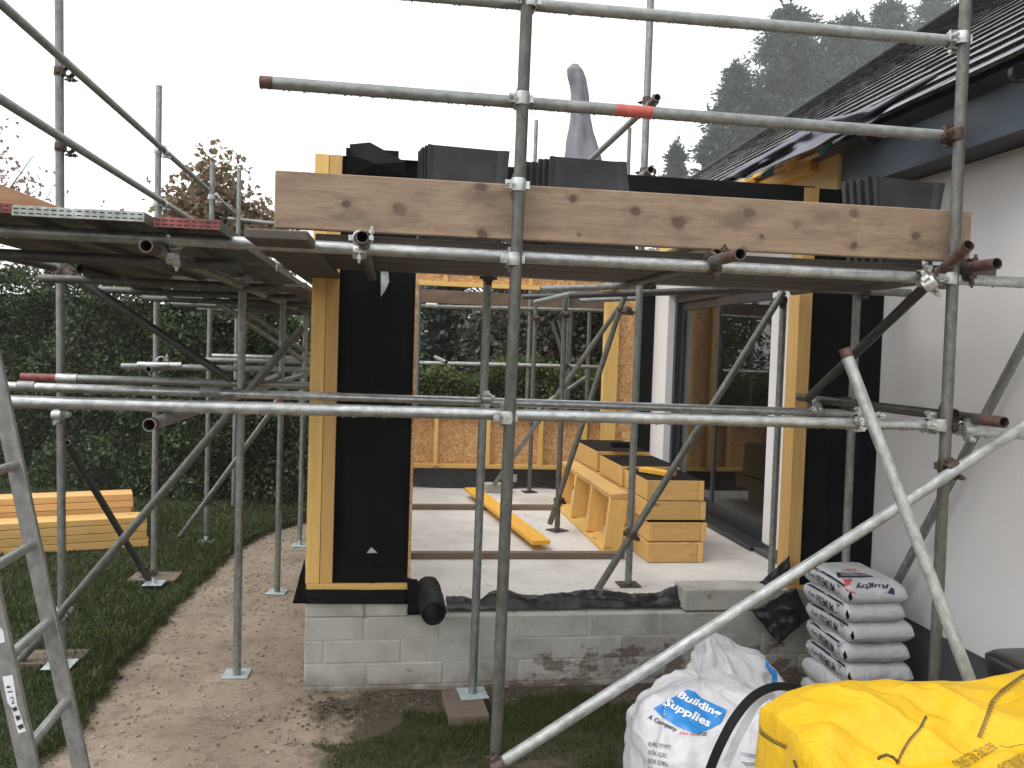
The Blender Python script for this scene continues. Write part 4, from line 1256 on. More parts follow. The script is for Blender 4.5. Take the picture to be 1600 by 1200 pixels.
# grey membrane draped over a far pole
V, Fc = [], []
poly = [(893, 100, 905, 101), (886, 108, 911, 110), (888, 118, 914, 124), (893, 128, 914, 140), (896, 142, 916, 156), (896, 158, 917, 172), (895, 175, 919, 185), (893, 192, 923, 198), (891, 208, 926, 212), (889, 225, 930, 228), (887, 243, 934, 243), (886, 262, 938, 262), (886, 285, 941, 285)]
for i in range(61):
    t_ = i/60*(len(poly)-1); j = min(int(t_), len(poly)-2); f_ = t_-j
    q = [poly[j][k]*(1-f_)+poly[j+1][k]*f_ for k in range(4)]
    a, b = at(q[0], q[1], Y=10.2), at(q[2], q[3], Y=10.2)
    c_, w_ = (a+b)/2, (b-a).length/2
    for k in range(28):
        an = k/28*2*math.pi
        rr = .74 + .34*abs(math.cos(an*2.5+i*.045))*min(1, i/12) + .22*abs(math.cos(an*6-i*.07)) + .16*noise.noise(Vector((math.cos(an)*1.5, math.sin(an)*1.5, i*.09)))
        V.append(c_ + Vector((math.cos(an)*w_*rr, math.sin(an)*w_*.75*rr, 0)))
for i in range(60):
    for k in range(28):
        Fc.append((i*28+k, (i+1)*28+k, (i+1)*28+(k+1) % 28, i*28+(k+1) % 28))
Fc.append(tuple(range(28)))
o = mk('draped_underlay', V, Fc, plain('lilac_grey_cloth', (.20, .20, .225), .8, 0, .15, 6, .3), None, None, True)
tag(o, 'lilac grey cloth draped over a far scaffold pole above the roof', 'cloth')
# ================================================================== ROOF TILE STACKS on the deck
def tile_stack(name_lab, pxs, Y, n, dx, dy, lean, parent_lab):
    """pxs: top left, top right of the nearest tile; stack goes back and to the left"""
    a, b = at(*pxs[0], Y=Y), at(*pxs[1], Y=Y)
    w = (b-a).length; zt = a.z; zb = 2.474
    t = thing('tile_stack', name_lab, 'roof tiles', ((a.x+b.x)/2, Y, zb), 'stacks of dark roof tiles on the scaffold deck')
    for i in range(n):
        off = Vector((dx*i + random.uniform(-.004, .004), dy*i, random.uniform(-.01, .004) - .0*i))
        th = .02
        V, Fc = [], []
        B0 = Vector((a.x+lean*.5, Y, zb)) + off; B1 = Vector((b.x-lean*1.6, Y, zb+.0)) + off
        A0 = a + off + Vector((0, .05, 0)); A1 = b + off + Vector((0, .05, 0))
        nx, nz = 14, 6
        for side in (0, 1):
            for j in range(nz+1):
                for k in range(nx+1):
                    u, v = k/nx, j/nz
                    p = B0.lerp(B1, u).lerp(A0.lerp(A1, u), v)
                    rib = -.010 if (u < .06 or .9 < u) else 0
                    if v > .93: rib -= .006
                    V.append(p + Vector((0, side*th+(rib if side == 0 else 0), 0)))
        q = (nx+1)*(nz+1)
        for j in range(nz):
            for k in range(nx):
                e = j*(nx+1)+k
                Fc.append((e, e+1, e+nx+2, e+nx+1)); Fc.append((q+e+1, q+e, q+e+nx+1, q+e+nx+2))
        for k in range(nx):
            e = nz*(nx+1)+k; Fc.append((e, e+1, q+e+1, q+e)); Fc.append((k+1, k, q+k, q+k+1))
        for j in range(nz):
            e = j*(nx+1); Fc.append((e+nx+1, q+e+nx+1, q+e, e)[::-1]); e += nx; Fc.append((e, q+e, q+e+nx+1, e+nx+1))
        mk('roof_tile', V, Fc, M_TILEDRY, t)
tile_stack('stack of dark roof tiles on edge, left of the front scaffold post', ((668, 222), (797, 234)), 3.62, 5, -.009, .032, .02, '')
tile_stack('fanned stack of dark roof tiles on edge, just right of the front scaffold post', ((862, 240), (981, 250)), 3.60, 6, -.020, .034, -.03, '')
tile_stack('leaning stack of dark roof tiles on edge, next to the white house wall', ((1375, 271), (1484, 282)), 3.62, 5, -.018, .034, .05, '')
# black membrane flap over the pier
P = [(546, 226), (578, 223), (634, 254), (632, 277), (541, 276), (543, 246), (551, 247)]
V = [at(*q, Y=4.86+.03*math.sin(i*2)) for i, q in enumerate(P)]; n_ = len(V)
cen = at(588, 256, Y=4.80); V.append(cen)
cr_ = at(560, 246, Y=4.83); V.append(cr_)
Fc = [(0, 1, 8), (1, 7, 8), (1, 2, 7), (2, 3, 7), (3, 4, 7), (4, 8, 7), (4, 5, 8), (5, 6, 8), (6, 0, 8)]
o = mk('membrane_flap', V, Fc, M_MEM, None, None, False)
sb = o.modifiers.new('s', 'SUBSURF'); sb.levels = sb.render_levels = 2; sb.subdivision_type = 'SIMPLE'
md = o.modifiers.new('t', 'SOLIDIFY'); md.thickness = .004
tag(o, 'folded black membrane flap on top of the left timber pier, above the toe board', 'membrane')
cbox('roof_membrane', (-.27, 4.945, 3.02), (.03, 4.96, 3.16), M_MEM, ext, .002)

# ================================================================== TIMBER ON THE SLAB
o = plank('timber_batten', (-.27, 6.32, .464), (1.86, 6.29, .464), .07, .048, M_BATTEN, None); tag(o, 'brown timber batten lying across the slab, the nearer of two', 'timber', 'battens on the slab')
o = plank('timber_batten', (-.27, 8.25, .464), (1.78, 8.25, .464), .07, .048, M_BATTEN, None); tag(o, 'brown timber batten lying across the slab, the farther of two', 'timber', 'battens on the slab')
a, b = at(737, 764, Z=.52), at(846, 848, Z=.505)
o = plank('timber_plank', a, b, .155, .035, M_TIMBERY, None); tag(o, 'bright yellow treated plank lying slantwise over the battens on the slab', 'timber')
# two loose blocks at the back
o = cbox('concrete_block', tuple(at(758, 770, Z=.44)+Vector((0, 0, .001))), tuple(at(758, 770, Z=.44)+Vector((.30, .14, .10))), M_BLOCK, None, .006); tag(o, 'pale concrete block lying on the slab beside the slanting plank', 'block')
o = cbox('concrete_block', tuple(at(794, 763, Z=.44)+Vector((0, 0, .001))), tuple(at(794, 763, Z=.44)+Vector((.10, .1, .16))), M_BLOCK, None, .006); tag(o, 'pale concrete block standing on end against the back wall sheet', 'block')

# open ladder-like timber frame leaning on the boxes
fr_ = thing('timber_rack', 'open timber frame with three bays standing on edge beside the box stack', 'frame', (1.82, 6.4, .44))
def fp(y, z, x=0):  # leaning plane
    return Vector((1.80 + x + (z-.44)*.10, y, z))
yA, yB, zT = 6.42, 8.36, .90
plank('rail', fp(yA, .462), fp(yB, .462), .145, .042, M_TIMBER, fr_, Vector((-.1, 0, 1)))
plank('rail', fp(yA, zT), fp(yB, zT), .145, .042, M_TIMBERP, fr_, Vector((-.1, 0, 1)))
for y_ in (6.445, 7.05, 7.66, 8.33):
    plank('stud', fp(y_, .484), fp(y_, zT-.022), .145, .044, M_TIMBER, fr_, Vector((0, 1, 0)))
# long timber boxes (beam cassettes), stacked
def cassette(label, x0, y0, z0, w, l, h, top=None, rot=0, group='timber boxes stacked on the slab'):
    t = thing('timber_box', label, 'box', (x0+w/2, y0+l/2, z0), group)
    Mr = Matrix.Translation((x0+w/2, y0+l/2, 0)) @ Matrix.Rotation(rot, 4, 'Z') @ Matrix.Translation((-(x0+w/2), -(y0+l/2), 0))
    def part(nm, lo, hi, mt):
        o = cbox(nm, lo, hi, mt, None, .003)
        M2 = Mr @ WM[o]; WM[o] = M2; o.parent = t; o.matrix_basis = WM[t].inverted() @ M2
    th = .042
    part('end_board', (x0+.005, y0, z0), (x0+w-.045, y0+.04, z0+h-.004), M_TIMBERP)
    part('end_board', (x0+.005, y0+l-.04, z0), (x0+w-.005, y0+l, z0+h-.004), M_TIMBERP)
    part('side_board', (x0-.002, y0-.004, z0+.001), (x0+th, y0+l, z0+h-.005), M_TIMBERP)
    part('side_board', (x0+w-th, y0-.004, z0+.001), (x0+w+.001, y0+l, z0+h-.005), M_TIMBER)
    part('top_panel', (x0+.001, y0+.003, z0+h-.012), (x0+w-.003, y0+l-.002, z0+h-.001), top or M_OSB)
    return t
H_ = .158
cassette('lowest timber box of the stack on the slab, slightly set back to the left', 2.005, 6.14, .442, .44, 2.5, H_-.006)
cassette('second timber box from the floor in the stack on the slab', 2.01, 6.16, .442+H_, .465, 2.75, H_-.006, M_MEM)
cassette('third timber box from the floor in the stack, black membrane gap under it', 1.985, 6.17, .442+2*H_+.006, .48, 2.6, H_-.012)
cassette('top front timber box with black membrane on top, carrying a timber offcut', 1.99, 6.17, .442+3*H_, .455, .62, H_, M_MEM)
cassette('middle timber box on the stack with black membrane lid', 1.975, 6.82, .442+3*H_, .50, .74, H_+.015, M_MEM)
cassette('rearmost timber box on the stack with black membrane lid', 1.975, 7.68, .442+3*H_, .52, 1.0, H_+.035, M_MEM)
p = at(1030, 733, Z=1.10)
o = plank('timber_offcut', at(1003, 733, Z=1.102)+Vector((0, 0, .0)), at(1052, 742, Z=1.09)+Vector((0, 0, .005)), .10, .036, M_TIMBERY, None); tag(o, 'short yellow timber offcut lying on the black lid of the front box', 'timber')
o = cbox('black_offcut', tuple(at(958, 700, Z=1.152)), tuple(at(958, 700, Z=1.152)+Vector((.22, .12, .05))), M_MEM, None, .003); tag(o, 'small black wrapped offcut on the lid of the rear timber box', 'offcut')

# ================================================================== TIMBER PILES on the lawn
def pile(name_lab, pL, pR, zs, dy, h_, mt, group, n=1):
    pass
# back pile (upper) and front pile (lower), each of stacked boards seen edge on
wlab = ['bottom', 'second', 'third', 'fourth', 'fifth']
ang = math.atan2(.36, 1.18)
dirv = Vector((math.cos(ang), math.sin(ang), 0)); nrmv = Vector((-math.sin(ang), math.cos(ang), 0))
def boardpile(right_end, z0, hs, length, width, which, mt, skew):
    z = z0
    for i, h_ in enumerate(hs):
        e = right_end + dirv*random.uniform(-.03, .03) + dirv*skew*i
        a = e - dirv*length
        a.z = e.z = z + h_/2
        for j in range(2):
            o = plank('timber_board', a+nrmv*width*(j+.5), e+nrmv*(width*(j+.5))+dirv*random.uniform(-.02, .01), width-.006, h_-.005, mt, None, Z0, .004)
            tag(o, f'{wlab[i]} board up, {"near" if j == 0 else "back"} row, {which}', 'timber', f'boards of the {which}')
        z += h_
re = at(231, 855, Z=.04)
boardpile(Vector((re.x, re.y, 0)), .045, [.075, .075, .078, .062], 3.2, .14, 'front timber pile on the lawn', M_TIMBERP, .005)
re2 = Vector((re.x-.24, re.y+.40, 0))
boardpile(re2, .045, [.10, .10, .10, .07, .07], 3.2, .14, 'back timber pile on the lawn', M_LUMBER, .003)

# ================================================================== BLOCK of soft things: surface bags with print
def lay(name, quads, bvh, mt, parent, off=.003):
    """quads: list of polygons given as photo pixels; each vertex is carried along its sight line onto the surface"""
    V, Fc = [], []
    for poly in quads:
        ids = []
        for (x, y) in poly:
            d = px_ray(x, y); h = bvh.ray_cast(CAM, d)
            if h[0] is None: ids = None; break
            nn_ = h[1] if h[1].dot(d) < 0 else -h[1]
            V.append(h[0] + nn_*off); ids.append(len(V)-1)
        if ids: Fc.append(tuple(ids))
    if not Fc: return None
    return mk(name, V, Fc, mt, parent)
def text_polys(txt, bold=0, shear=0, maxe=.12):
    cu = bpy.data.curves.new('t', 'FONT'); cu.body = txt; cu.shear = shear; cu.offset = bold; cu.resolution_u = 2
    ob = bpy.data.objects.new('t', cu); S.collection.objects.link(ob)
    bpy.context.view_layer.update()
    me = bpy.data.meshes.new_from_object(ob.evaluated_get(bpy.context.evaluated_depsgraph_get()))
    bm = bmesh.new(); bm.from_mesh(me)
    bmesh.ops.triangulate(bm, faces=bm.faces[:])
    for _ in range(4):
        es = [e for e in bm.edges if e.calc_length() > maxe]
        if not es: break
        bmesh.ops.subdivide_edges(bm, edges=es, cuts=1); bmesh.ops.triangulate(bm, faces=bm.faces[:])
    xs = [v.co.x for v in bm.verts]; ys = [v.co.y for v in bm.verts]
    x0, x1, y0, y1 = min(xs), max(xs), min(ys), max(ys)
    polys = [[((v.co.x-x0)/(x1-x0), (v.co.y-y0)/(y1-y0)) for v in f.verts] for f in bm.faces]
    bm.free(); bpy.data.objects.remove(ob); bpy.data.meshes.remove(me)
    return polys
def print_text(name, txt, quad, bvh, mt, parent, off=.003, **k):
    """quad: pixels of the lower left, lower right, upper right, upper left corners of the word"""
    a, b, c_, d = [Vector(q) for q in quad]
    polys = [[tuple(a.lerp(b, u).lerp(d.lerp(c_, u), v)) for u, v in pl] for pl in text_polys(txt, **k)]
    return lay(name, polys, bvh, mt, parent, off)
def strip_polys(line, w, n=4):
    """thin band along a pixel polyline"""
    out = []
    pts_ = []
    for a, b in zip(line, line[1:]):
        m_ = max(1, int((Vector(b)-Vector(a)).length/n))
        for i in range(m_): pts_.append(Vector(a).lerp(Vector(b), i/m_))
    pts_.append(Vector(line[-1]))
    for a, b in zip(pts_, pts_[1:]):
        d = (b-a).normalized(); n_ = Vector((-d.y, d.x))*w/2
        out.append([tuple(a-n_), tuple(b-n_), tuple(b+n_), tuple(a+n_)])
    return out
def fill_polys(poly, st=5):
    """grid cells inside a pixel polygon"""
    xs = [p[0] for p in poly]; ys = [p[1] for p in poly]
    bm = bmesh.new()
    f = bm.faces.new([bm.verts.new((x, y, 0)) for x, y in poly])
    bmesh.ops.triangulate(bm, faces=bm.faces[:])
    for _ in range(7):
        es = [e for e in bm.edges if e.calc_length() > st]
        if not es: break
        bmesh.ops.subdivide_edges(bm, edges=es, cuts=1); bmesh.ops.triangulate(bm, faces=bm.faces[:])
    out = [[(v.co.x, v.co.y) for v in f.verts] for f in bm.faces]; bm.free()
    return out
def bvh_of(o):
    me = o.data; M = WM[o]
    return BVHTree.FromPolygons([M @ v.co for v in me.vertices], [tuple(p.vertices) for p in me.polygons])

def sackmat(name, col, rough, weave=True, transl=0):
    m, t, p = mat(name)
    v = coords(t)
    L(t, ramp(t, noisef(t, v, 6, 5, .6), [(.3, tuple(x*.86 for x in col)), (.7, col)]), p.inputs['Base Color'])
    setp(p, Roughness=rough)
    h = noisef(t, v, 9, 6, .6, .8)
    if weave:
        wv = N(t, 'ShaderNodeTexWave'); wv.inputs['Scale'].default_value = 160; wv.bands_direction = 'X'; L(t, v, wv.inputs['Vector'])
        wv2 = N(t, 'ShaderNodeTexWave'); wv2.inputs['Scale'].default_value = 160; wv2.bands_direction = 'Z'; L(t, v, wv2.inputs['Vector'])
        h = math_(t, 'ADD', h, math_(t, 'MULTIPLY', math_(t, 'ADD', wv.outputs['Fac'], wv2.outputs['Fac']), .02))
    bump(t, p, h, .8, .025)
    if transl:
        tr = N(t, 'ShaderNodeBsdfTranslucent'); tr.inputs['Color'].default_value = c4(col)
        ms = N(t, 'ShaderNodeMixShader'); ms.inputs[0].default_value = transl
        L(t, p.outputs[0], ms.inputs[1]); L(t, tr.outputs[0], ms.inputs[2]); L(t, ms.outputs[0], t.nodes['Material Output'].inputs['Surface'])
    return m
M_SACK = sackmat('white_paper_sack', (.64, .64, .66), .5, False)
M_WBAG = sackmat('white_woven_bag', (.63, .63, .66), .42, True)
M_YBAG = sackmat('yellow_woven_bag', (.74, .45, .006), .45, True)
M_NAVY = plain('navy_print', (.022, .024, .075), .5, 0, .1, 9, 0)
M_INK = plain('black_print', (.03, .03, .032), .5, 0, .2, 9, 0)
M_BROWNINK = plain('brown_print', (.20, .13, .03), .55, 0, .3, 20, 0)
M_BLUEP = plain('blue_print', (.02, .20, .52), .45, 0, .12, 14, 0)
M_REDP = plain('red_print', (.62, .07, .08), .5, 0, .2, 14, 0)
M_WHITEINK = plain('white_print', (.70, .71, .73), .5, 0, .1, 14, 0)
M_STRAP = plain('black_webbing', (.007, .007, .007), .7, 0, .2, 30, .3, .15)
M_STITCH = plain('dark_stitching', (.10, .07, .02), .7, 0, .3, 30, 0)

# ---- cement sacks
def sack(x0, x1, y0, y1, z0, h_, i, rot):
    nx, ny = 26, 34
    V, Fc = [], []
    cx, cy = (x0+x1)/2, (y0+y1)/2
    def P_(u, v, s):  # u,v in 0..1 , s = +1 top, -1 bottom
        x, y = x0+(x1-x0)*u, y0+(y1-y0)*v
        ex, ey = min(u, 1-u)*(x1-x0), min(v, 1-v)*(y1-y0)
        px_ = min(1, ex/.028)**.5; py_ = min(1, ey/.065)**.5
        hh = h_/2*(.80+.20*px_)*(.58+.42*py_)
        z = z0+h_/2 + s*hh + .008*noise.noise(Vector((x*9, y*9, i+s)))*(s > 0)
        z += s*.004*noise.noise(Vector((x*35, y*35, i)))
        x += .006*noise.noise(Vector((y*12, z*20, i*3))); y += .010*noise.noise(Vector((x*12, z*20, i*5)))
        d = Matrix.Rotation(rot, 3, 'Z') @ Vector((x-cx, y-cy, 0))
        drop = -.028*max(0, .5-v)**1.5*4*.4 if i == 6 else -.012*max(0, .4-v)
        return Vector((cx+d.x, cy+d.y, z+drop))
    for s in (-1, 1):
        for a in range(ny+1):
            for b in range(nx+1):
                V.append(P_(b/nx, a/ny, s))
    q = (nx+1)*(ny+1)
    for a in range(ny):
        for b in range(nx):
            e = a*(nx+1)+b
            Fc.append((q+e, q+e+1, q+e+nx+2, q+e+nx+1)); Fc.append((e+1, e, e+nx+1, e+nx+2))
    def wall(ids):
        # the sack's side, bulging between top and bottom edge
        for e, f in zip(ids, ids[1:]):
            m1 = len(V); V.append((V[e]+V[q+e])/2+out*.012); V.append((V[f]+V[q+f])/2+out*.012)
            Fc.append((e, f, m1+1, m1)); Fc.append((m1, m1+1, q+f, q+e))
    out = Vector((0, -2.3, -.5)); wall([b for b in range(nx+1)])
    out = Vector((1, 0, 0)); wall([a*(nx+1)+nx for a in range(ny+1)])
    out = Vector((0, 1, 0)); wall([ny*(nx+1)+b for b in range(nx, -1, -1)])
    out = Vector((-1, 0, 0)); wall([a*(nx+1) for a in range(ny, -1, -1)])
    return mk('sack', V, Fc, M_SACK, None, None, True)
sl_ = ['lowest', 'second', 'third', 'fourth', 'fifth', 'second from the top', 'topmost']
hh = .116
sacks = []
for i in range(7):
    dx_ = [0, .0, .02, .01, .015, -.012, -.015][i]
    o = sack(2.545+dx_, 2.90+dx_+(.01 if i < 5 else -.02), 4.24+random.uniform(-.015, .015), 4.71, .004+i*hh, hh+.006, i, [0, .02, -.02, -.05, .03, .01, .03][i])
    o.name = 'cement_sack'
    tag(o, f'white printed cement sack, {sl_[i]}{" counted from the ground" if i < 5 else ""} in the stack by the wall', 'sack', 'stacked cement sacks')
    sacks.append(o)
for i in range(6, 1, -1):
    o = sacks[i]; bv_ = bvh_of(o)
    # side print: stripe and word follow the sack's left side, given in world space and carried onto it along X
    yy0, yy1 = 4.27, 4.69; zc = .004+i*hh+hh/2
    def side(name, polys, mt):
        V, Fc = [], []
        for pl in polys:
            ids = []
            for (u, v) in pl:      # u along Y from far (0) to near (1), v height 0..1
                y = yy1+(yy0-yy1)*u; z = .004+i*hh+.010+ (hh-.012)*v - (.012*max(0, .4-(1-u)) if i < 6 else .0112*max(0, .5-(1-u))**1.5*4)
                h = bv_.ray_cast(Vector((2.2, y, z)), Vector((1, 0, 0)))
                if h[0] is None: ids = None; break
                V.append(h[0]-Vector((.0022, 0, 0))); ids.append(len(V)-1)
            if ids: Fc.append(tuple(ids))
        if Fc: mk(name, V, Fc, mt, o)
    side('stripe', [[(k/30, .84), ((k+1)/30, .84), ((k+1)/30, .97), (k/30, .97)] for k in range(30)], M_NAVY)
    side('print', [[(.34+.44*u, .14+.50*v) for u, v in pl] for pl in text_polys('PREMIUM', bold=.01)], M_INK)
    side('print', [[(.12+.20*u, .30+.32*v) for u, v in pl] for pl in text_polys('Rugby', shear=.2)], M_INK)
    side('emblem', [[(.82, .2), (.85, .2), (.92, .78), (.88, .78)], [(.82, .78), (.85, .78), (.92, .45), (.92, .2)]], M_NAVY)
bv_ = bvh_of(sacks[6]); o = sacks[6]
print_text('print', 'Rugby', ((1389, 911), (1334, 911), (1338, 922), (1386, 920)), bv_, M_NAVY, o, bold=.02)
lay('print_band', fill_polys([(1306, 895), (1350, 896), (1365, 902), (1309, 903)], 5), bv_, M_NAVY, o)
print_text('print', 'HIGH STRENGTH', ((1356, 897.3), (1314, 896.5), (1314, 901), (1360, 901)), bv_, M_WHITEINK, o, off=.005)
print_text('print', 'CEMENT', ((1340, 889), (1315, 889), (1315, 893), (1344, 893)), bv_, M_REDP, o)
lay('print', fill_polys([(1317, 906), (1332, 905), (1326, 916), (1322, 916)], 4)+fill_polys([(1320, 918), (1330, 924), (1338, 926), (1327, 928)], 4), bv_, M_REDP, o)
lay('emblem', fill_polys([(1392, 918), (1397, 921), (1398, 930), (1386, 927)], 4), bv_, M_NAVY, o)

# ---- woven bags: closed lumpy bodies built from a closed outline of rings
def lump(name, rings, mt, seed, amp=.03, fold=0, n=72, sub=10):
    """rings: (centre, half x, half y, squareness) from bottom to top"""
    V, Fc = [], []
    rows = []
    m_ = len(rings)
    for i in range((m_-1)*sub+1):
        t_ = i/sub; j = min(int(t_), m_-2); f = t_-j
        f2 = f*f*(3-2*f)*.4+f*.6
        a, b = rings[j], rings[j+1]
        c_ = Vector(a[0]).lerp(Vector(b[0]), f2); hx, hy, sq = [a[k]*(1-f2)+b[k]*f2 for k in (1, 2, 3)]
        row = []
        for k in range(n):
            an = 2*math.pi*k/n
            ca, sa = math.cos(an), math.sin(an)
            x = math.copysign(abs(ca)**sq, ca)*hx; y = math.copysign(abs(sa)**sq, sa)*hy
            p = c_ + Vector((x, y, 0))
            dr = Vector((x, y, 0)).normalized() if hx > .02 else Vector((0, 0, 1))
            w_ = noise.fractal(p*5+Vector((seed, 0, 0)), 1, 2, 3)*amp + (abs(noise.noise(p*11+Vector((0, seed, 0))))**.7-.4)*amp*.7
            w_ += -abs(noise.noise(Vector((an*2.3, p.z*2.5, seed))))*fold
            p += dr*w_*min(1, hx/.1) + Vector((0, 0, .5*w_))*(i > (m_-1)*sub*.4)
            row.append(len(V)); V.append(p)
        rows.append(row)
    for r0, r1 in zip(rows, rows[1:]):
        for k in range(n): Fc.append((r0[k], r0[(k+1) % n], r1[(k+1) % n], r1[k]))
    Fc.append(tuple(rows[0][::-1])); Fc.append(tuple(rows[-1]))
    return mk(name, V, Fc, mt, None, None, True)
# back white bag with a peaked top
w2 = lump('builders_bag', [((1.68, 3.74, 0), .26, .22, .6), ((1.68, 3.74, .2), .31, .25, .6), ((1.69, 3.74, .40), .31, .24, .7), ((1.66, 3.74, .52), .25, .20, .8), ((1.62, 3.75, .62), .16, .13, .9), ((1.56, 3.75, .70), .075, .06, 1), ((1.545, 3.75, .735), .03, .03, 1), ((1.54, 3.75, .745), .004, .004, 1)], M_WBAG, 4.2, .045, .06, n=110)
tag(w2, 'white woven builders bag gathered to a peak, behind the printed white bag', 'bag')
b2_ = bvh_of(w2)
lay('print_patch', fill_polys([(1195, 1026), (1203, 1031), (1214, 1052), (1214, 1078), (1204, 1072), (1206, 1056), (1196, 1042)], 4), b2_, M_BLUEP, w2)
print_text('print', 'trust', ((1224, 1044), (1205, 1029), (1208, 1026), (1230, 1036)), b2_, M_REDP, w2, bold=.02)
print_text('print', 'Company', ((1226, 1082), (1217, 1046), (1223, 1046), (1234, 1078)), b2_, M_INK, w2, bold=.01)
# front white bag, printed
w1 = lump('builders_bag', [((1.33, 3.15, 0), .26, .24, .45), ((1.33, 3.15, .22), .31, .28, .45), ((1.33, 3.15, .45), .315, .28, .42), ((1.325, 3.17, .535), .305, .27, .5), ((1.34, 3.215, .60), .285, .225, .55), ((1.35, 3.26, .645), .235, .165, .6), ((1.33, 3.31, .672), .12, .09, .8), ((1.33, 3.31, .675), .004, .004, 1)], M_WBAG, 9.1, .028, .035, n=110)
tag(w1, 'white woven bag with blue Building Supplies print, at the bottom of the view', 'bag')
b1_ = bvh_of(w1)
lay('print_patch', fill_polys([(1021, 1107), (1075, 1078), (1086, 1082), (1096, 1092), (1114, 1100), (1136, 1110), (1126, 1131), (1112, 1138), (1090, 1148), (1060, 1136), (1035, 1121)], 5), b1_, M_BLUEP, w1)
print_text('print', 'Building', ((1054, 1093), (1124, 1126), (1128, 1112), (1066, 1082)), b1_, M_WHITEINK, w1, off=.006, bold=.03)
print_text('print', 'Supplies', ((1032, 1104), (1106, 1142), (1113, 1126), (1044, 1093)), b1_, M_WHITEINK, w1, off=.006, bold=.03)
print_text('print', 'A Company', ((1010, 1125), (1056, 1146), (1060, 1138), (1014, 1116)), b1_, M_INK, w1, bold=.02, shear=.2)
print_text('print', 'you can', ((1060, 1148), (1088, 1151), (1089, 1147), (1062, 1143)), b1_, M_REDP, w1, bold=.01, shear=.2)
print_text('print', 'trust', ((1090, 1150), (1104, 1151), (1105, 1144), (1091, 1144)), b1_, M_INK, w1, bold=.01, shear=.2)
for k_, s_ in enumerate(('LLANDUDNO 770977', 'RHYL 62001', 'ABERGELE 827856', 'BETWS 555')):
    s2_ = ['01492 770977', '01745 62001', '01745 827856', '01690 555'][k_]
    print_text('print', s2_, ((1014, 1166+13*k_), (1014+[34, 27, 29, 30][k_], 1172+13*k_), (1014+[34, 27, 29, 30][k_], 1165+13*k_), (1014, 1159+13*k_)), b1_, M_INK, w1)
# third white bag with black strap
w3 = lump('builders_bag', [((1.62, 2.90, 0), .24, .22, .5), ((1.62, 2.90, .3), .29, .24, .5), ((1.62, 2.90, .52), .28, .23, .55), ((1.61, 2.92, .64), .22, .19, .6), ((1.60, 2.95, .71), .14, .12, .8), ((1.59, 2.97, .74), .03, .03, 1), ((1.59, 2.97, .742), .003, .003, 1)], M_WBAG, 15.1, .04, .05, n=110)
tag(w3, 'white woven bag with black edge strap, between the printed bag and the yellow bag', 'bag')
b3_ = bvh_of(w3)
def strap(line, Ys, wd, th, mt, parent, name):
    """webbing band through pixel points at given depths, bent smoothly"""
    P_ = [at(x, y, Y=Y) for (x, y), Y in zip(line, Ys)]
    pts_ = []
    for i in range(len(P_)-1):
        p0_, p1_, p2_, p3_ = P_[max(i-1, 0)], P_[i], P_[i+1], P_[min(i+2, len(P_)-1)]
        for k in range(8):
            t_ = k/8
            pts_.append(.5*((2*p1_)+(-p0_+p2_)*t_+(2*p0_-5*p1_+4*p2_-p3_)*t_*t_+(-p0_+3*p1_-3*p2_+p3_)*t_**3))
    pts_.append(P_[-1])
    V, Fc = [], []
    for i, p in enumerate(pts_):
        d = (pts_[min(i+1, len(pts_)-1)]-pts_[max(i-1, 0)]).normalized()
        v_ = (p-CAM).normalized(); v_ = (v_+Vector((.25, .1, -.35))).normalized()
        w_ = d.cross(v_).normalized()*wd/2
        for sgn, dd in ((-1, 0), (1, 0), (1, th), (-1, th)): V.append(p+w_*sgn+v_*dd)
    for i in range(len(pts_)-1):
        for k in range(4):
            Fc.append((i*4+k, i*4+(k+1) % 4, i*4+4+(k+1) % 4, i*4+4+k))
    Fc += [(0, 1, 2, 3)[::-1], tuple(len(V)-4+k for k in range(4))]
    return mk(name, V, Fc, mt, parent, None, False)
strap([(1100, 1230), (1114, 1190), (1128, 1158), (1148, 1122), (1175, 1090), (1205, 1074), (1235, 1074), (1275, 1088)], [2.62, 2.62, 2.62, 2.64, 2.68, 2.74, 2.80, 2.86], .031, .003, M_STRAP, w3, 'strap')
strap([(1133, 1196), (1150, 1158), (1166, 1128), (1182, 1100), (1206, 1082)], [2.66, 2.65, 2.67, 2.70, 2.76], .026, .006, M_WBAG, w3, 'rolled_edge')
lay('stitching', strip_polys([(1128, 1163), (1150, 1175), (1180, 1180), (1197, 1186)], 1.0)+strip_polys([(1120, 1180), (1150, 1190), (1180, 1193), (1200, 1200)], 1.0)+strip_polys([(1128, 1166), (1150, 1178), (1180, 1183), (1197, 1189)], .8)+strip_polys([(1120, 1183), (1150, 1193), (1180, 1196)], .8), b3_, M_INK, w3)

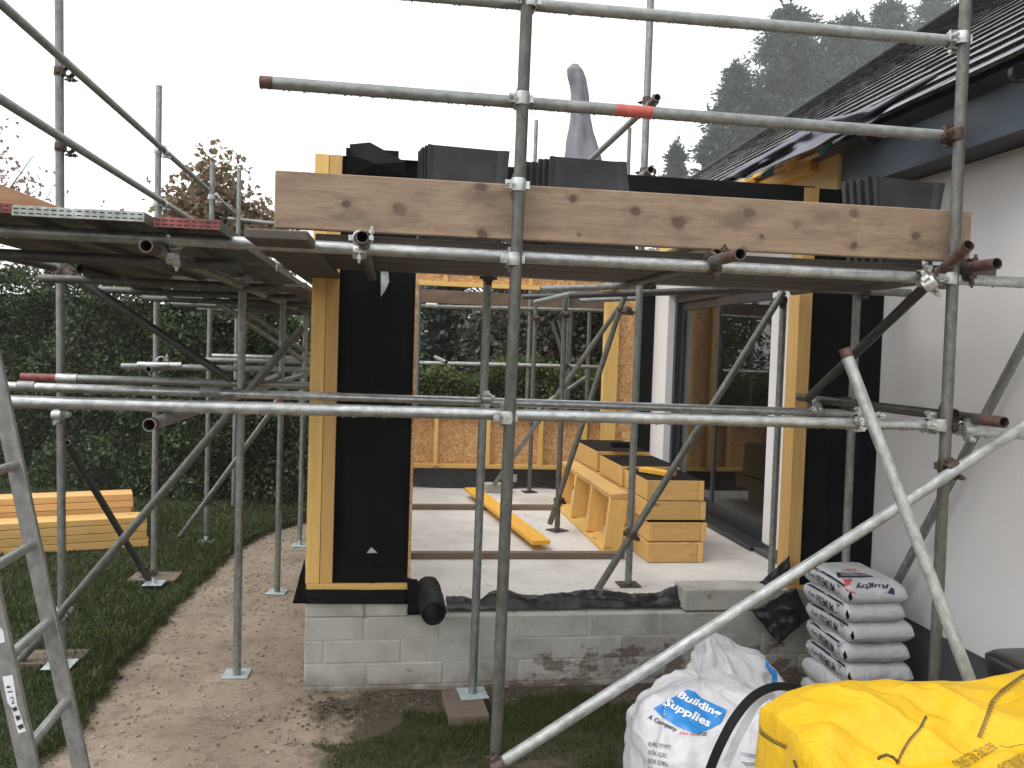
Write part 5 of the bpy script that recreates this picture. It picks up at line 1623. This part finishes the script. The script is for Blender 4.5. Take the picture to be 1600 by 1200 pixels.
# ---- yellow bulk bag: draped folded top sheet and sides
def ytop(u, v):
    """u: 0 left .. 1 right, v: 0 near .. 1 far"""
    x = 1.275 + 1.42*u; y = 1.55 + 1.08*v
    # the far rim, read off the photograph
    zr = float(np.interp(u, [0, .06, .14, .3, .5, .62, .72, .85, 1], [.872, .925, .947, .952, .945, .955, .985, 1.0, 1.0]))
    z = zr - .02 - .13*(1-v)**1.3 + .06*math.sin(math.pi*v)*(1-.3*u)
    f = 0
    f += .075*math.exp(-((v-(.42+.25*u))/.07)**2)*math.exp(-((u-.35)/.25)**2)              # long ridge
    f -= .085*math.exp(-((v-(.30+.35*u))/.06)**2)*math.exp(-((u-.38)/.22)**2)
    f += .080*math.exp(-(((u-.52)*1.3+(v-.52)*.7)/.08)**2)*math.exp(-((v-.45)/.25)**2)
    f -= .065*math.exp(-(((u-.66)*1.2-(v-.5)*.5)/.07)**2)*math.exp(-((v-.5)/.3)**2)
    f += .04*math.exp(-((u-.80)/.10)**2-((v-.45)/.25)**2)
    w_ = noise.fractal(Vector((x*3.2, y*3.2, 2)), 1, 2, 3)*.022
    w_ += -abs(noise.noise(Vector((x*4.2+y*3.0, y*4-x*2.5, 1))))*.048 + .018
    w_ += -abs(noise.noise(Vector((x*9-y*4, y*8+x*3, 6))))*.010
    f -= .11/(1+math.exp(-(.50+.22*math.sin(u*4.2+.6)-v)/.035))*(1-.35*u)       # the near part sags below a slack fold
    # crisp pleats pulled towards the tie
    for (ax, ay, bx, by, am, wd_) in ((.10, .95, .45, .40, .030, .018), (.22, .98, .50, .42, -.028, .016), (.02, .60, .40, .35, .030, .016), (.62, .98, .50, .55, .026, .015), (.95, .75, .62, .40, .030, .018), (.88, .98, .70, .55, -.026, .015), (.75, .35, .98, .50, .028, .016), (.35, .98, .42, .60, .022, .012), (.0, .85, .25, .55, -.02, .012)):
        dx_, dy_ = bx-ax, by-ay; t_ = max(0, min(1, ((u-ax)*dx_+(v-ay)*dy_)/(dx_*dx_+dy_*dy_)))
        dd_ = math.hypot(u-ax-t_*dx_, v-ay-t_*dy_)
        f += am*math.exp(-(dd_/(wd_*(1+1.6*t_)))**1.3)*math.sin(math.pi*min(1, .15+t_*.85))
    edge = min(1, min(u, 1-u)/.06)
    return Vector((x+.02*noise.noise(Vector((y*5, 0, 3))), y, z+(f+w_)*(.35+.65*edge)*(.35+.65*min(1, (1-v)/.12))))
nu_, nv_ = 220, 160
V, Fc = [], []
for a in range(nv_+1):
    for b in range(nu_+1): V.append(ytop(b/nu_, a/nv_))
for a in range(nv_):
    for b in range(nu_):
        q = a*(nu_+1)+b; Fc.append((q, q+1, q+nu_+2, q+nu_+1))
# sides hang down from the rim, bulging
rim = [b for b in range(nu_+1)] + [a*(nu_+1)+nu_ for a in range(1, nv_+1)] + [nv_*(nu_+1)+b for b in range(nu_-1, -1, -1)] + [a*(nu_+1) for a in range(nv_-1, 0, -1)]
prev = rim; cen_ = Vector((1.965, 2.09, 0))
for k_ in range(1, 15):
    row = []
    for i_, e in enumerate(rim):
        p = V[e]; dz = p.z*(k_/14)**1.1
        o_ = Vector((p.x-cen_.x, p.y-cen_.y, 0)).normalized()
        bul = (.02 if o_.x < -.5 else .05)*math.sin(math.pi*min(1, (k_/14)**.7)) + .018*noise.noise(Vector((p.x*6, p.y*6, k_*.35))) - .02*abs(noise.noise(Vector((i_*.06, k_*.12, 9))))
        row.append(len(V)); V.append(Vector((p.x, p.y, p.z-dz)) + o_*bul)
    for i_ in range(len(rim)):
        j_ = (i_+1) % len(rim); Fc.append((prev[i_], row[i_], row[j_], prev[j_]))
    prev = row
Fc.append(tuple(prev))
yb = mk('bulk_bag', V, Fc, M_YBAG, None, None, True)
tag(yb, 'large bright yellow woven bulk bag in the lower right corner', 'bag')
by_ = bvh_of(yb)
def stitchline(line, w, n=3.2, amp=3.5):
    polys = strip_polys(line, 1.5)+strip_polys([(x+w*1.5, y+w*.4) for x, y in line], 1.0)
    pts_ = []
    for a, b in zip(line, line[1:]):
        m_ = max(1, int((Vector(b)-Vector(a)).length/n))
        for i in range(m_): pts_.append((Vector(a).lerp(Vector(b), i/m_), (Vector(b)-Vector(a)).normalized()))
    for i, (p, d) in enumerate(pts_):
        nn_ = Vector((-d.y, d.x)); q = p - nn_*amp*(2.1 if i % 2 else 1.7) + d*2
        polys += strip_polys([tuple(p), tuple(q)], 1.5, 2)
    return polys
lay('stitching', stitchline([(1600, 1053), (1565, 1078), (1548, 1096), (1538, 1125), (1527, 1152)], 2, 3.4, 4), by_, M_STITCH, yb, .002)
lay('stitching', stitchline([(1446, 1119), (1436, 1138), (1420, 1155), (1408, 1175), (1400, 1194)], 1, 3, 2.5), by_, M_STITCH, yb, .002)
lay('stitching', stitchline([(1178, 1128), (1190, 1148), (1208, 1160), (1229, 1170)], 1, 3, 3), by_, M_STITCH, yb, .002)
lay('stitching', stitchline([(1240, 1188), (1244, 1200)], 1, 3, 2), by_, M_STITCH, yb, .002)
lay('stitching', strip_polys([(1562, 1165), (1575, 1168), (1600, 1163)], .8), by_, M_STITCH, yb, .002)
print_text('print', 'BEFORE REUSING', ((1546, 1160), (1486, 1190), (1502, 1206), (1560, 1170)), by_, M_BROWNINK, yb, .002)
print_text('print', 'SAFE WORKING LOAD', ((1610, 1168), (1556, 1196), (1570, 1216), (1625, 1184)), by_, M_BROWNINK, yb, .002)
V, Fc = [], []
lp = [at(1402, 1196, Y=2.12), at(1395, 1190, Y=2.12), at(1385, 1186, Y=2.12), at(1375, 1189, Y=2.12), at(1371, 1193, Y=2.12)]
for a, b in zip(lp, lp[1:]): cyl(V, Fc, a+Vector((0, 0, .012)), b+Vector((0, 0, .012)), .0045, 7)
mk('tie_cord', V, Fc, M_STITCH, yb, None, True)

# ---- black tub by the wall
V, Fc = [], []
prof_ = [(0, .15, 0), (.0, .15, .02), (.0, .17, .62), (.0, .185, .68), (0, .185, .73), (0, .165, .75), (0, .10, .755)]
n = 40
for (_, r_, z) in prof_:
    for k in range(n):
        an = 2*math.pi*k/n
        ca, sa = math.cos(an), math.sin(an)
        V.append((2.855+math.copysign(abs(ca)**.5, ca)*r_, 3.17+math.copysign(abs(sa)**.5, sa)*r_*1.35, z))
for i in range(len(prof_)-1):
    for k in range(n): Fc.append((i*n+k, i*n+(k+1) % n, (i+1)*n+(k+1) % n, (i+1)*n+k))
Fc.append(tuple(range(n))[::-1]); Fc.append(tuple((len(prof_)-1)*n+k for k in range(n)))
o = mk('plastic_tub', V, Fc, plain('black_plastic', (.012, .012, .012), .32, 0, .2, 8, .1), None, None, True)
tag(o, 'black plastic tub against the white wall, half hidden by the yellow bag', 'tub')

# ================================================================== LADDER
lad = thing('ladder', 'leaning aluminium ladder at the left edge, with a worn white label', 'ladder', (-.7, 2.8, 0))
YN, YF = 2.60, 2.95
def lx(px, py, Y): return at(px, py, Y=Y)
fa, fb = lx(127, 1200, YF), lx(46, 825, YF)
na, nb = lx(46, 1200, YN), lx(10, 1040, YN)
dF, dN = (fb-fa).normalized(), (nb-na).normalized()
dN = dF
def ext_(p, d, z): return p + d*((z-p.z)/d.z)
F0, F1 = ext_(fa, dF, 0), ext_(fa, dF, 3.2)
N0, N1 = ext_(na, dN, 0), ext_(na, dN, 3.2)
sdF = plank('stile', F0, F1, .026, .051, M_ALU, lad, Vector((1, 0, .2)), .004)
sdN = plank('stile', N0, N1, .026, .054, M_ALU, lad, Vector((1, 0, .2)), .004)
for (fx, fy) in ((18, 726), (48, 850), (76, 970), (105, 1095)):
    p = lx(fx, fy, YF); z = p.z
    a = ext_(F0, dF, z); b = ext_(N0, dN, z)
    plank('rung', b, a, .030, .026, M_ALU, lad, Vector((0, 0, 1)), .006)
zz_ = lx(105, 1095, YF).z - .27
plank('rung', ext_(N0, dN, zz_), ext_(F0, dF, zz_), .030, .026, M_ALU, lad)
for z_ in (2.30, 2.56, 2.82): plank('rung', ext_(N0, dN, z_), ext_(F0, dF, z_), .030, .026, M_ALU, lad)
# torn white label on the near stile's side facing the camera
bN = bvh_of(sdN)
lb_ = lay('label_sticker', fill_polys([(4, 1057), (20, 1054), (24, 1080), (27, 1100), (33, 1118), (41, 1142), (29, 1146), (23, 1124), (18, 1105), (12, 1098)], 6), bN, M_WHITEINK, lad, .0012)
if lb_: print_text('print', '2', ((18, 1100), (24, 1098), (22, 1087), (16, 1089)), bN, M_INK, lb_, .0022)
lay('label_marks', [[(10, 1072), (16, 1071), (17, 1074), (11, 1075)], [(12, 1080), (20, 1079), (20, 1081), (12, 1082)], [(19, 1106), (26, 1103), (28, 1109), (22, 1112)], [(24, 1118), (31, 1117), (33, 1123), (27, 1126)], [(27, 1134), (36, 1130), (38, 1136), (31, 1140)]], bN, M_INK, lad, .0022)
lay('label_sticker', fill_polys([(0, 980), (5, 984), (8, 1003), (0, 1005)], 5), bN, M_WHITEINK, lad, .0012)
V, Fc = [], []
# ================================================================== VEGETATION
def leaves(P, size, elong, flat=0., up=None, rs=None, droop=0):
    """rhombus leaves; P (n,3), size (n,) -> verts, faces"""
    n = len(P); r_ = rs or rng
    a = r_.normal(size=(n, 3))
    if up is not None: a += up
    a[:, 2] -= droop
    a /= np.linalg.norm(a, axis=1)[:, None]
    b = r_.normal(size=(n, 3)); b -= (b*a).sum(1)[:, None]*a; b /= np.linalg.norm(b, axis=1)[:, None]
    s = size[:, None]
    V = np.stack([P, P+a*s*.5+b*s*.5/elong, P+a*s, P+a*s*.5-b*s*.5/elong], 1).reshape(-1, 3)
    return V, np.arange(4*n).reshape(-1, 4)

def hedge(name, path, label, mt, nper, lsize, thick=.5, seed=0, core=True):
    """path: (x, y, top z) points; leaves fill a bumpy slab along it"""
    rs = np.random.default_rng(seed)
    pts_ = np.array(path); seg = np.hypot(*np.diff(pts_[:, :2], axis=0).T); cum = np.r_[0, np.cumsum(seg)]
    n = int(nper*cum[-1])
    s = rs.random(n)*cum[-1]
    x, y, zt = [np.interp(s, cum, pts_[:, k]) for k in range(3)]
    k = np.clip(np.searchsorted(cum, s)-1, 0, len(seg)-1)
    d = np.diff(pts_[:, :2], axis=0)/seg[:, None]; nx, ny = d[k, 1], -d[k, 0]
    zt = zt*(1+.07*np.sin(s*1.7+seed)+.05*np.sin(s*4.3)+.03*np.sin(s*9.1))
    z = zt*rs.random(n)**.85
    bumpn = np.array([noise.fractal(Vector((a*1.2, b*1.5, seed)), 1, 2, 4) for a, b in zip(s, z)])
    dep = np.abs(rs.normal(0, .13, n))
    topf = (rs.random(n) < .22)
    z = np.where(topf, zt-np.abs(rs.normal(0, .1, n))+.16*bumpn+.1*np.abs(rs.normal(0, 1, n))*(rs.random(n) < .15), z)
    dep = np.where(topf, rs.random(n)*thick, dep)
    off = .42*bumpn - dep
    X = x+nx*off; Y = y+ny*off
    P = np.stack([X, Y, z], 1)
    V, Fq = leaves(P, lsize*rs.uniform(.6, 1.3, n), 1.7, up=np.stack([nx*.8, ny*.8, np.full(n, .3)], 1), rs=rs)
    t = thing(name, label, 'hedge', (float(pts_[0][0]), float(pts_[0][1]), 0))
    tag(npmesh('leaves', V, Fq, mt, t), kind='stuff')
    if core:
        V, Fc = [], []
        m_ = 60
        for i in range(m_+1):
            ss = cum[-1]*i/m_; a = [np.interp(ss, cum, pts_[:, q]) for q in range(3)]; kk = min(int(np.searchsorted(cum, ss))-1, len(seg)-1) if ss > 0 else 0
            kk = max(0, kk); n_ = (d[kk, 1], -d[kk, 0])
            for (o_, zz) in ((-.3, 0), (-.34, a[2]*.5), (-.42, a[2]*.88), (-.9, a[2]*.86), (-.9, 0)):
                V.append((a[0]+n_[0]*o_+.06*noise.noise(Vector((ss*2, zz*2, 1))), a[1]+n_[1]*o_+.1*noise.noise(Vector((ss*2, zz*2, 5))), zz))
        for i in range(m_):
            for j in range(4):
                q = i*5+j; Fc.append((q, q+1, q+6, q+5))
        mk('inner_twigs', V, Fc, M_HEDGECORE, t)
    return t
hedge('hedge', [(-9.5, 14.5, 3.0), (-5.0, 12.2, 2.95), (-3.4, 11.2, 2.85), (-2.3, 10.7, 2.75), (-1.5, 10.6, 2.5), (-1.0, 10.8, 2.15)], 'tall dark clipped hedge behind the left lawn and timber piles', M_HEDGE, 8200, .058, .6, 3)
hedge('hedge', [(-1.3, 12.6, 2.2), (.2, 12.2, 1.75), (1.5, 12.2, 1.75), (3.2, 12.3, 1.7), (6, 12.6, 1.7)], 'lower lighter green hedge seen through the back window opening', M_HEDGEY, 3600, .07, .5, 8)
hedge('hedge', [(-4.6, 13.3, 3.6), (-3.4, 12.9, 3.5), (-2.2, 12.9, 2.9)], 'light green bushes rising behind the dark hedge under the left platform', M_HEDGEY, 3000, .08, .5, 12, False)

def trunk(V, Fc, p0, p1, r0, r1, n=8, wob=.05, seg=6):
    rows = []; p0, p1 = Vector(p0), Vector(p1)
    for i in range(seg+1):
        t = i/seg; c_ = p0.lerp(p1, t) + Vector((noise.noise(Vector((p0.x, t*3, 1)))*wob, noise.noise(Vector((p0.y, t*3, 5)))*wob, 0))*(t > 0)
        r_ = r0*(1-t)+r1*t
        rows.append(len(V))
        for k in range(n): V.append(c_+Vector((r_*math.cos(6.283*k/n), r_*math.sin(6.283*k/n), 0)))
    for a, b in zip(rows, rows[1:]):
        for k in range(n): Fc.append((a+k, a+(k+1) % n, b+(k+1) % n, b+k))

def conifer(x, y, H, Rm, nb, label, mt=None, seed=0, zb=.5, lsz=.30, group=None, spray=60, openness=1.):
    rs = np.random.default_rng(seed)
    t = thing('conifer_tree', label, 'tree', (x, y, 0), group)
    # spreading limbs: each ends in several drooping sprays
    P, D = [], []
    limbsV, limbsF = [], []
    trunk(limbsV, limbsF, (x, y, 0), (x+rs.normal()*.1, y, H*.96), .06+H*.018, .02, 8, .1)
    for i in range(nb):
        z = zb + (H-zb)*(rs.random()**.8)
        f = (z-zb)/(H-zb)
        prof_ = Rm*min(1, (1-f)*1.55+.06)**.75*(.6+.4*min(1, f*5))
        lob = 1+.34*math.sin(i*2.39996*1.0+seed)*math.sin(z*1.9+seed)
        an = rs.random()*2*math.pi
        rr = prof_*lob*rs.uniform(.45, 1.12)
        tip = np.array([x+rr*math.cos(an), y+rr*math.sin(an), z+rr*.22*rs.normal()+.12*rr])
        base = np.array([x, y, z-.15*rr])
        if i % 3 == 0: trunk(limbsV, limbsF, base, tip, .03+.01*rr, .01, 4, 0, 2)
        m_ = int(spray*rs.uniform(.6, 1.3))
        u = rs.random(m_)**.55
        c_ = base+(tip-base)*u[:, None]
        sp_ = (.10+.28*(1-np.abs(u-.6)))*openness*(.5+.12*Rm)
        q = c_ + rs.normal(size=(m_, 3))*sp_[:, None]*np.array([1, 1, .55])
        P.append(q); D.append(np.tile((tip-base)/max(1e-3, np.linalg.norm(tip-base))*1.2, (m_, 1)))
    # dense inner foliage that closes the crown
    m_ = int(nb*14); z = zb+(H-zb)*rs.random(m_)*.93; f = (z-zb)/(H-zb); an = rs.random(m_)*6.283
    rr = Rm*.62*np.minimum(1, (1-f)*1.5+.03)**.8*rs.random(m_)**.5
    P.append(np.stack([x+rr*np.cos(an), y+rr*np.sin(an), z], 1)); D.append(np.stack([np.cos(an), np.sin(an), an*0+.2], 1))
    # leader
    m_ = 130
    u = rs.random(m_); q = np.array([x, y, H*.86])+np.stack([rs.normal(0, .13, m_)*(1.3-u), rs.normal(0, .13, m_)*(1.3-u), u*H*.16], 1)
    P.append(q); D.append(np.tile([0, 0, 1.], (m_, 1)))
    P, D = np.concatenate(P), np.concatenate(D)
    ni = len(P)
    V, Fq = leaves(P, lsz*rs.uniform(.5, 1.25, len(P)), 2.8, up=D, rs=rs, droop=.25)
    tag(npmesh('crown', V, Fq, mt or M_CONIFER, t), kind='stuff')
    mk('trunk', limbsV, limbsF, M_BARK, t, None, True)
    return t
CG = 'misty conifers beyond the roof'
def conifer_at(px, top, hw, Y, nb, label, seed, **k):
    Y *= 1.6; k['lsz'] *= 1.45
    q = at(px, top, Y=Y); Rm = hw/F_PX*Y*(1.45 if px < 1250 else 1.8)
    return conifer(q.x, Y, q.z, Rm, nb, label, seed=seed, group=CG, **k)
conifer_at(1058, 224, 27, 60, 110, 'small narrow misty conifer at the left end of the conifer group', 1, lsz=.50, spray=75, zb=3)
conifer_at(1122, 205, 52, 60, 200, 'low misty conifer between the small narrow one and the tall ones', 2, lsz=.52, spray=85, zb=3)
conifer_at(1150, 105, 62, 63, 240, 'ragged misty conifer on the left shoulder of the tall bushy one', 12, lsz=.52, spray=85, zb=3)
conifer_at(1232, 22, 100, 64, 460, 'tall bushy misty conifer above the right guard rails', 3, lsz=.55, spray=95, zb=4)
conifer_at(1322, 30, 70, 68, 300, 'misty conifer with a rounded top, just right of the bushiest one', 4, lsz=.55, spray=90, zb=4)
conifer_at(1392, 8, 62, 72, 280, 'pointed misty conifer standing above the middle of the tiled roof', 5, lsz=.58, spray=90, zb=4)
conifer_at(1462, -12, 75, 76, 280, 'faint tall misty conifer behind the scaffold post at the roof', 6, lsz=.6, spray=90, zb=4)
conifer_at(1540, -40, 80, 78, 220, 'faintest conifer of the group, farthest right behind the roof', 16, lsz=.6, spray=80, zb=4)
conifer_at(1188, 150, 70, 62, 220, 'misty conifer standing below the left flank of the bushiest one', 31, lsz=.5, spray=90, zb=3)
conifer_at(1284, 68, 60, 70, 240, 'misty conifer filling the gap right of the bushiest one', 32, lsz=.55, spray=90, zb=4)
conifer_at(1356, 60, 62, 74, 240, 'misty conifer half hidden between the rounded and the pointed one', 33, lsz=.55, spray=90, zb=4)
conifer_at(1428, 40, 62, 78, 240, 'misty conifer low behind the tiled roof, between two taller ones', 34, lsz=.58, spray=90, zb=4)
conifer_at(1270, 165, 95, 58, 320, 'broad dark conifer in front of the tall ones, just above the roof edge', 7, lsz=.5, spray=90, zb=3)
WG = 'trees seen through the back window'
conifer(1.15, 17, 3.7, .9, 120, 'dense dark conifer seen at the left of the back window', M_CONIFERD, 8, .2, .18, WG, 70)
conifer(2.6, 17.5, 4.2, 1.0, 130, 'second dark conifer seen in the middle of the back window', M_CONIFERD, 9, .2, .18, WG, 70)

def broadleaf(x, y, H, Rc, nl, label, mt, seed, lsz, zb, nbr=16, group=None, squash=1., leafy=.22, cat='tree', name='broadleaf_tree'):
    rs = np.random.default_rng(seed); rd = random.Random(seed)
    t = thing(name, label, cat, (x, y, 0), group)
    V, Fc = [], []
    trunk(V, Fc, (x, y, 0), (x, y, zb+.3), .045+H*.01, .05, 8, .05)
    tips = []
    for i in range(nbr):
        an = i*2.4+rd.random(); el = rd.uniform(.25, 1.35)
        L_ = Rc*rd.uniform(.6, 1.1)
        b = Vector((x, y, zb+rd.uniform(0, .5)*(H-zb)))
        e = b+Vector((math.cos(an)*math.cos(el)*L_, math.sin(an)*math.cos(el)*L_, min(math.sin(el)*L_*1.3*squash, H-b.z)))
        trunk(V, Fc, b, e, .022, .006, 5, .08, 4)
        for j in range(5):
            s_ = b.lerp(e, rd.uniform(.35, 1)); q = s_+Vector((rd.gauss(0, 1), rd.gauss(0, 1), rd.gauss(.5, .8)))*Rc*.16
            trunk(V, Fc, s_, q, .007, .003, 4, .02, 2); tips.append(q); tips.append(s_.lerp(q, .5))
    mk('trunk', V, Fc, M_BARK, t, None, True)
    tp = np.array([tuple(q) for q in tips]); k = rs.integers(0, len(tp), nl)
    P = tp[k]+rs.normal(size=(nl, 3))*Rc*leafy*np.array([1, 1, .8])
    # lobed leaves: three overlapping blades each
    Vs, Fs = [], []; o_ = 0
    for r3 in range(2):
        Vv, Fq = leaves(P, lsz*rs.uniform(.6, 1.2, nl), 1.25+.5*r3, rs=rs, droop=.7)
        Vs.append(Vv); Fs.append(Fq+o_); o_ += len(Vv)
    tag(npmesh('crown', np.concatenate(Vs), np.concatenate(Fs), mt, t), kind='stuff')
    return t
broadleaf(-2.70, 13.0, 4.85, .95, 3600, 'young maple with reddish autumn leaves behind the left guard rails', M_MAPLE, 21, .105, 2.7, 26, leafy=.16)
broadleaf(-1.95, 13.6, 4.15, .8, 1800, 'low maple with brown leaves close to the end of the toe board', M_MAPLE, 22, .095, 2.6, 16, leafy=.16)
broadleaf(-6.3, 13.6, 5.2, 1.5, 800, 'sparse tree with faint red leaves at the left edge of the sky', M_PINKLEAF, 23, .075, 2.9, 24, leafy=.09)
broadleaf(3.05, 13.9, 3.3, 1.15, 11000, 'copper leaved shrub filling the right half of the back window', M_COPPER, 24, .10, .8, 30, leafy=.24)
broadleaf(2.15, 14.4, 3.1, .95, 7500, 'copper leaved shrub in the middle of the back window', M_COPPER, 25, .10, .8, 26, leafy=.24)
broadleaf(-1.0, 19.0, 3.6, 1.7, 5200, 'pale misty bush beyond the end of the dark hedge', M_HEDGEY, 26, .12, .5, 22, leafy=.25)

# neighbouring houses in the mist
M_PINKWALL = plain('pink_brick', (.42, .20, .165), .85, 0, .15, 3, .3)
M_PALEWALL = plain('pale_house_wall', (.42, .42, .46), .85, 0, .06, 2, .1)
nh = thing('neighbour_house', 'pink brick house seen between the leaves in the back window', 'house', (7.6, 24, 0))
cbox('wall', (4.6, 22, 0), (11.5, 27, 3.7), M_PINKWALL, nh, 0)
mk('roof', [(4.7, 21.6, 3.7), (11.8, 21.6, 3.7), (11.8, 27.4, 3.7), (4.7, 27.4, 3.7), (4.7, 24.5, 5.2), (11.8, 24.5, 5.2)], [(0, 1, 5, 4), (2, 3, 4, 5), (0, 4, 3), (1, 2, 5)], M_BATTEN, nh)
w_ = cbox('window', (6.6, 21.96, 1.1), (7.7, 21.995, 2.2), M_WHITEP, nh, 0); cbox('pane', (6.68, 21.94, 1.18), (7.62, 21.955, 2.12), M_GLASS, w_, 0)
nh = thing('neighbour_house', 'pale grey gabled house high in the back window opening', 'house', (2.2, 30, 0))
cbox('wall', (-.5, 28, 0), (2.1, 33, 4.9), M_PALEWALL, nh, 0)
mk('roof', [(-.8, 27.7, 4.9), (2.4, 27.7, 4.9), (2.4, 33.3, 4.9), (-.8, 33.3, 4.9), (-.8, 30.5, 5.3), (2.4, 30.5, 5.3)], [(0, 1, 5, 4), (2, 3, 4, 5), (0, 4, 3), (1, 2, 5)], M_FASCIA, nh)
w_ = cbox('window', (.6, 27.96, 3.3), (1.5, 27.995, 4.3), M_WHITEP, nh, 0); cbox('pane', (.68, 27.94, 3.38), (1.42, 27.955, 4.22), M_GLASS, w_, 0)

# ================================================================== MIST
hz = mk('haze', [(x, y, z) for x in (-160, 160) for y in (-10, 140) for z in (-1.1, 64)], [(0, 1, 3, 2), (4, 6, 7, 5), (0, 4, 5, 1), (2, 3, 7, 6), (0, 2, 6, 4), (1, 5, 7, 3)], M_DROP)
hz.data.materials.clear()
hm = bpy.data.materials.new('mist'); hm.use_nodes = True; t = hm.node_tree; t.nodes.clear()
pv = t.nodes.new('ShaderNodeVolumePrincipled'); pv.inputs['Color'].default_value = (.96, .97, 1, 1); pv.inputs['Density'].default_value = .0011
pv.inputs['Anisotropy'].default_value = .2
om = t.nodes.new('ShaderNodeOutputMaterial'); t.links.new(pv.outputs[0], om.inputs['Volume'])
hz.data.materials.append(hm); tag(hz, kind='stuff')
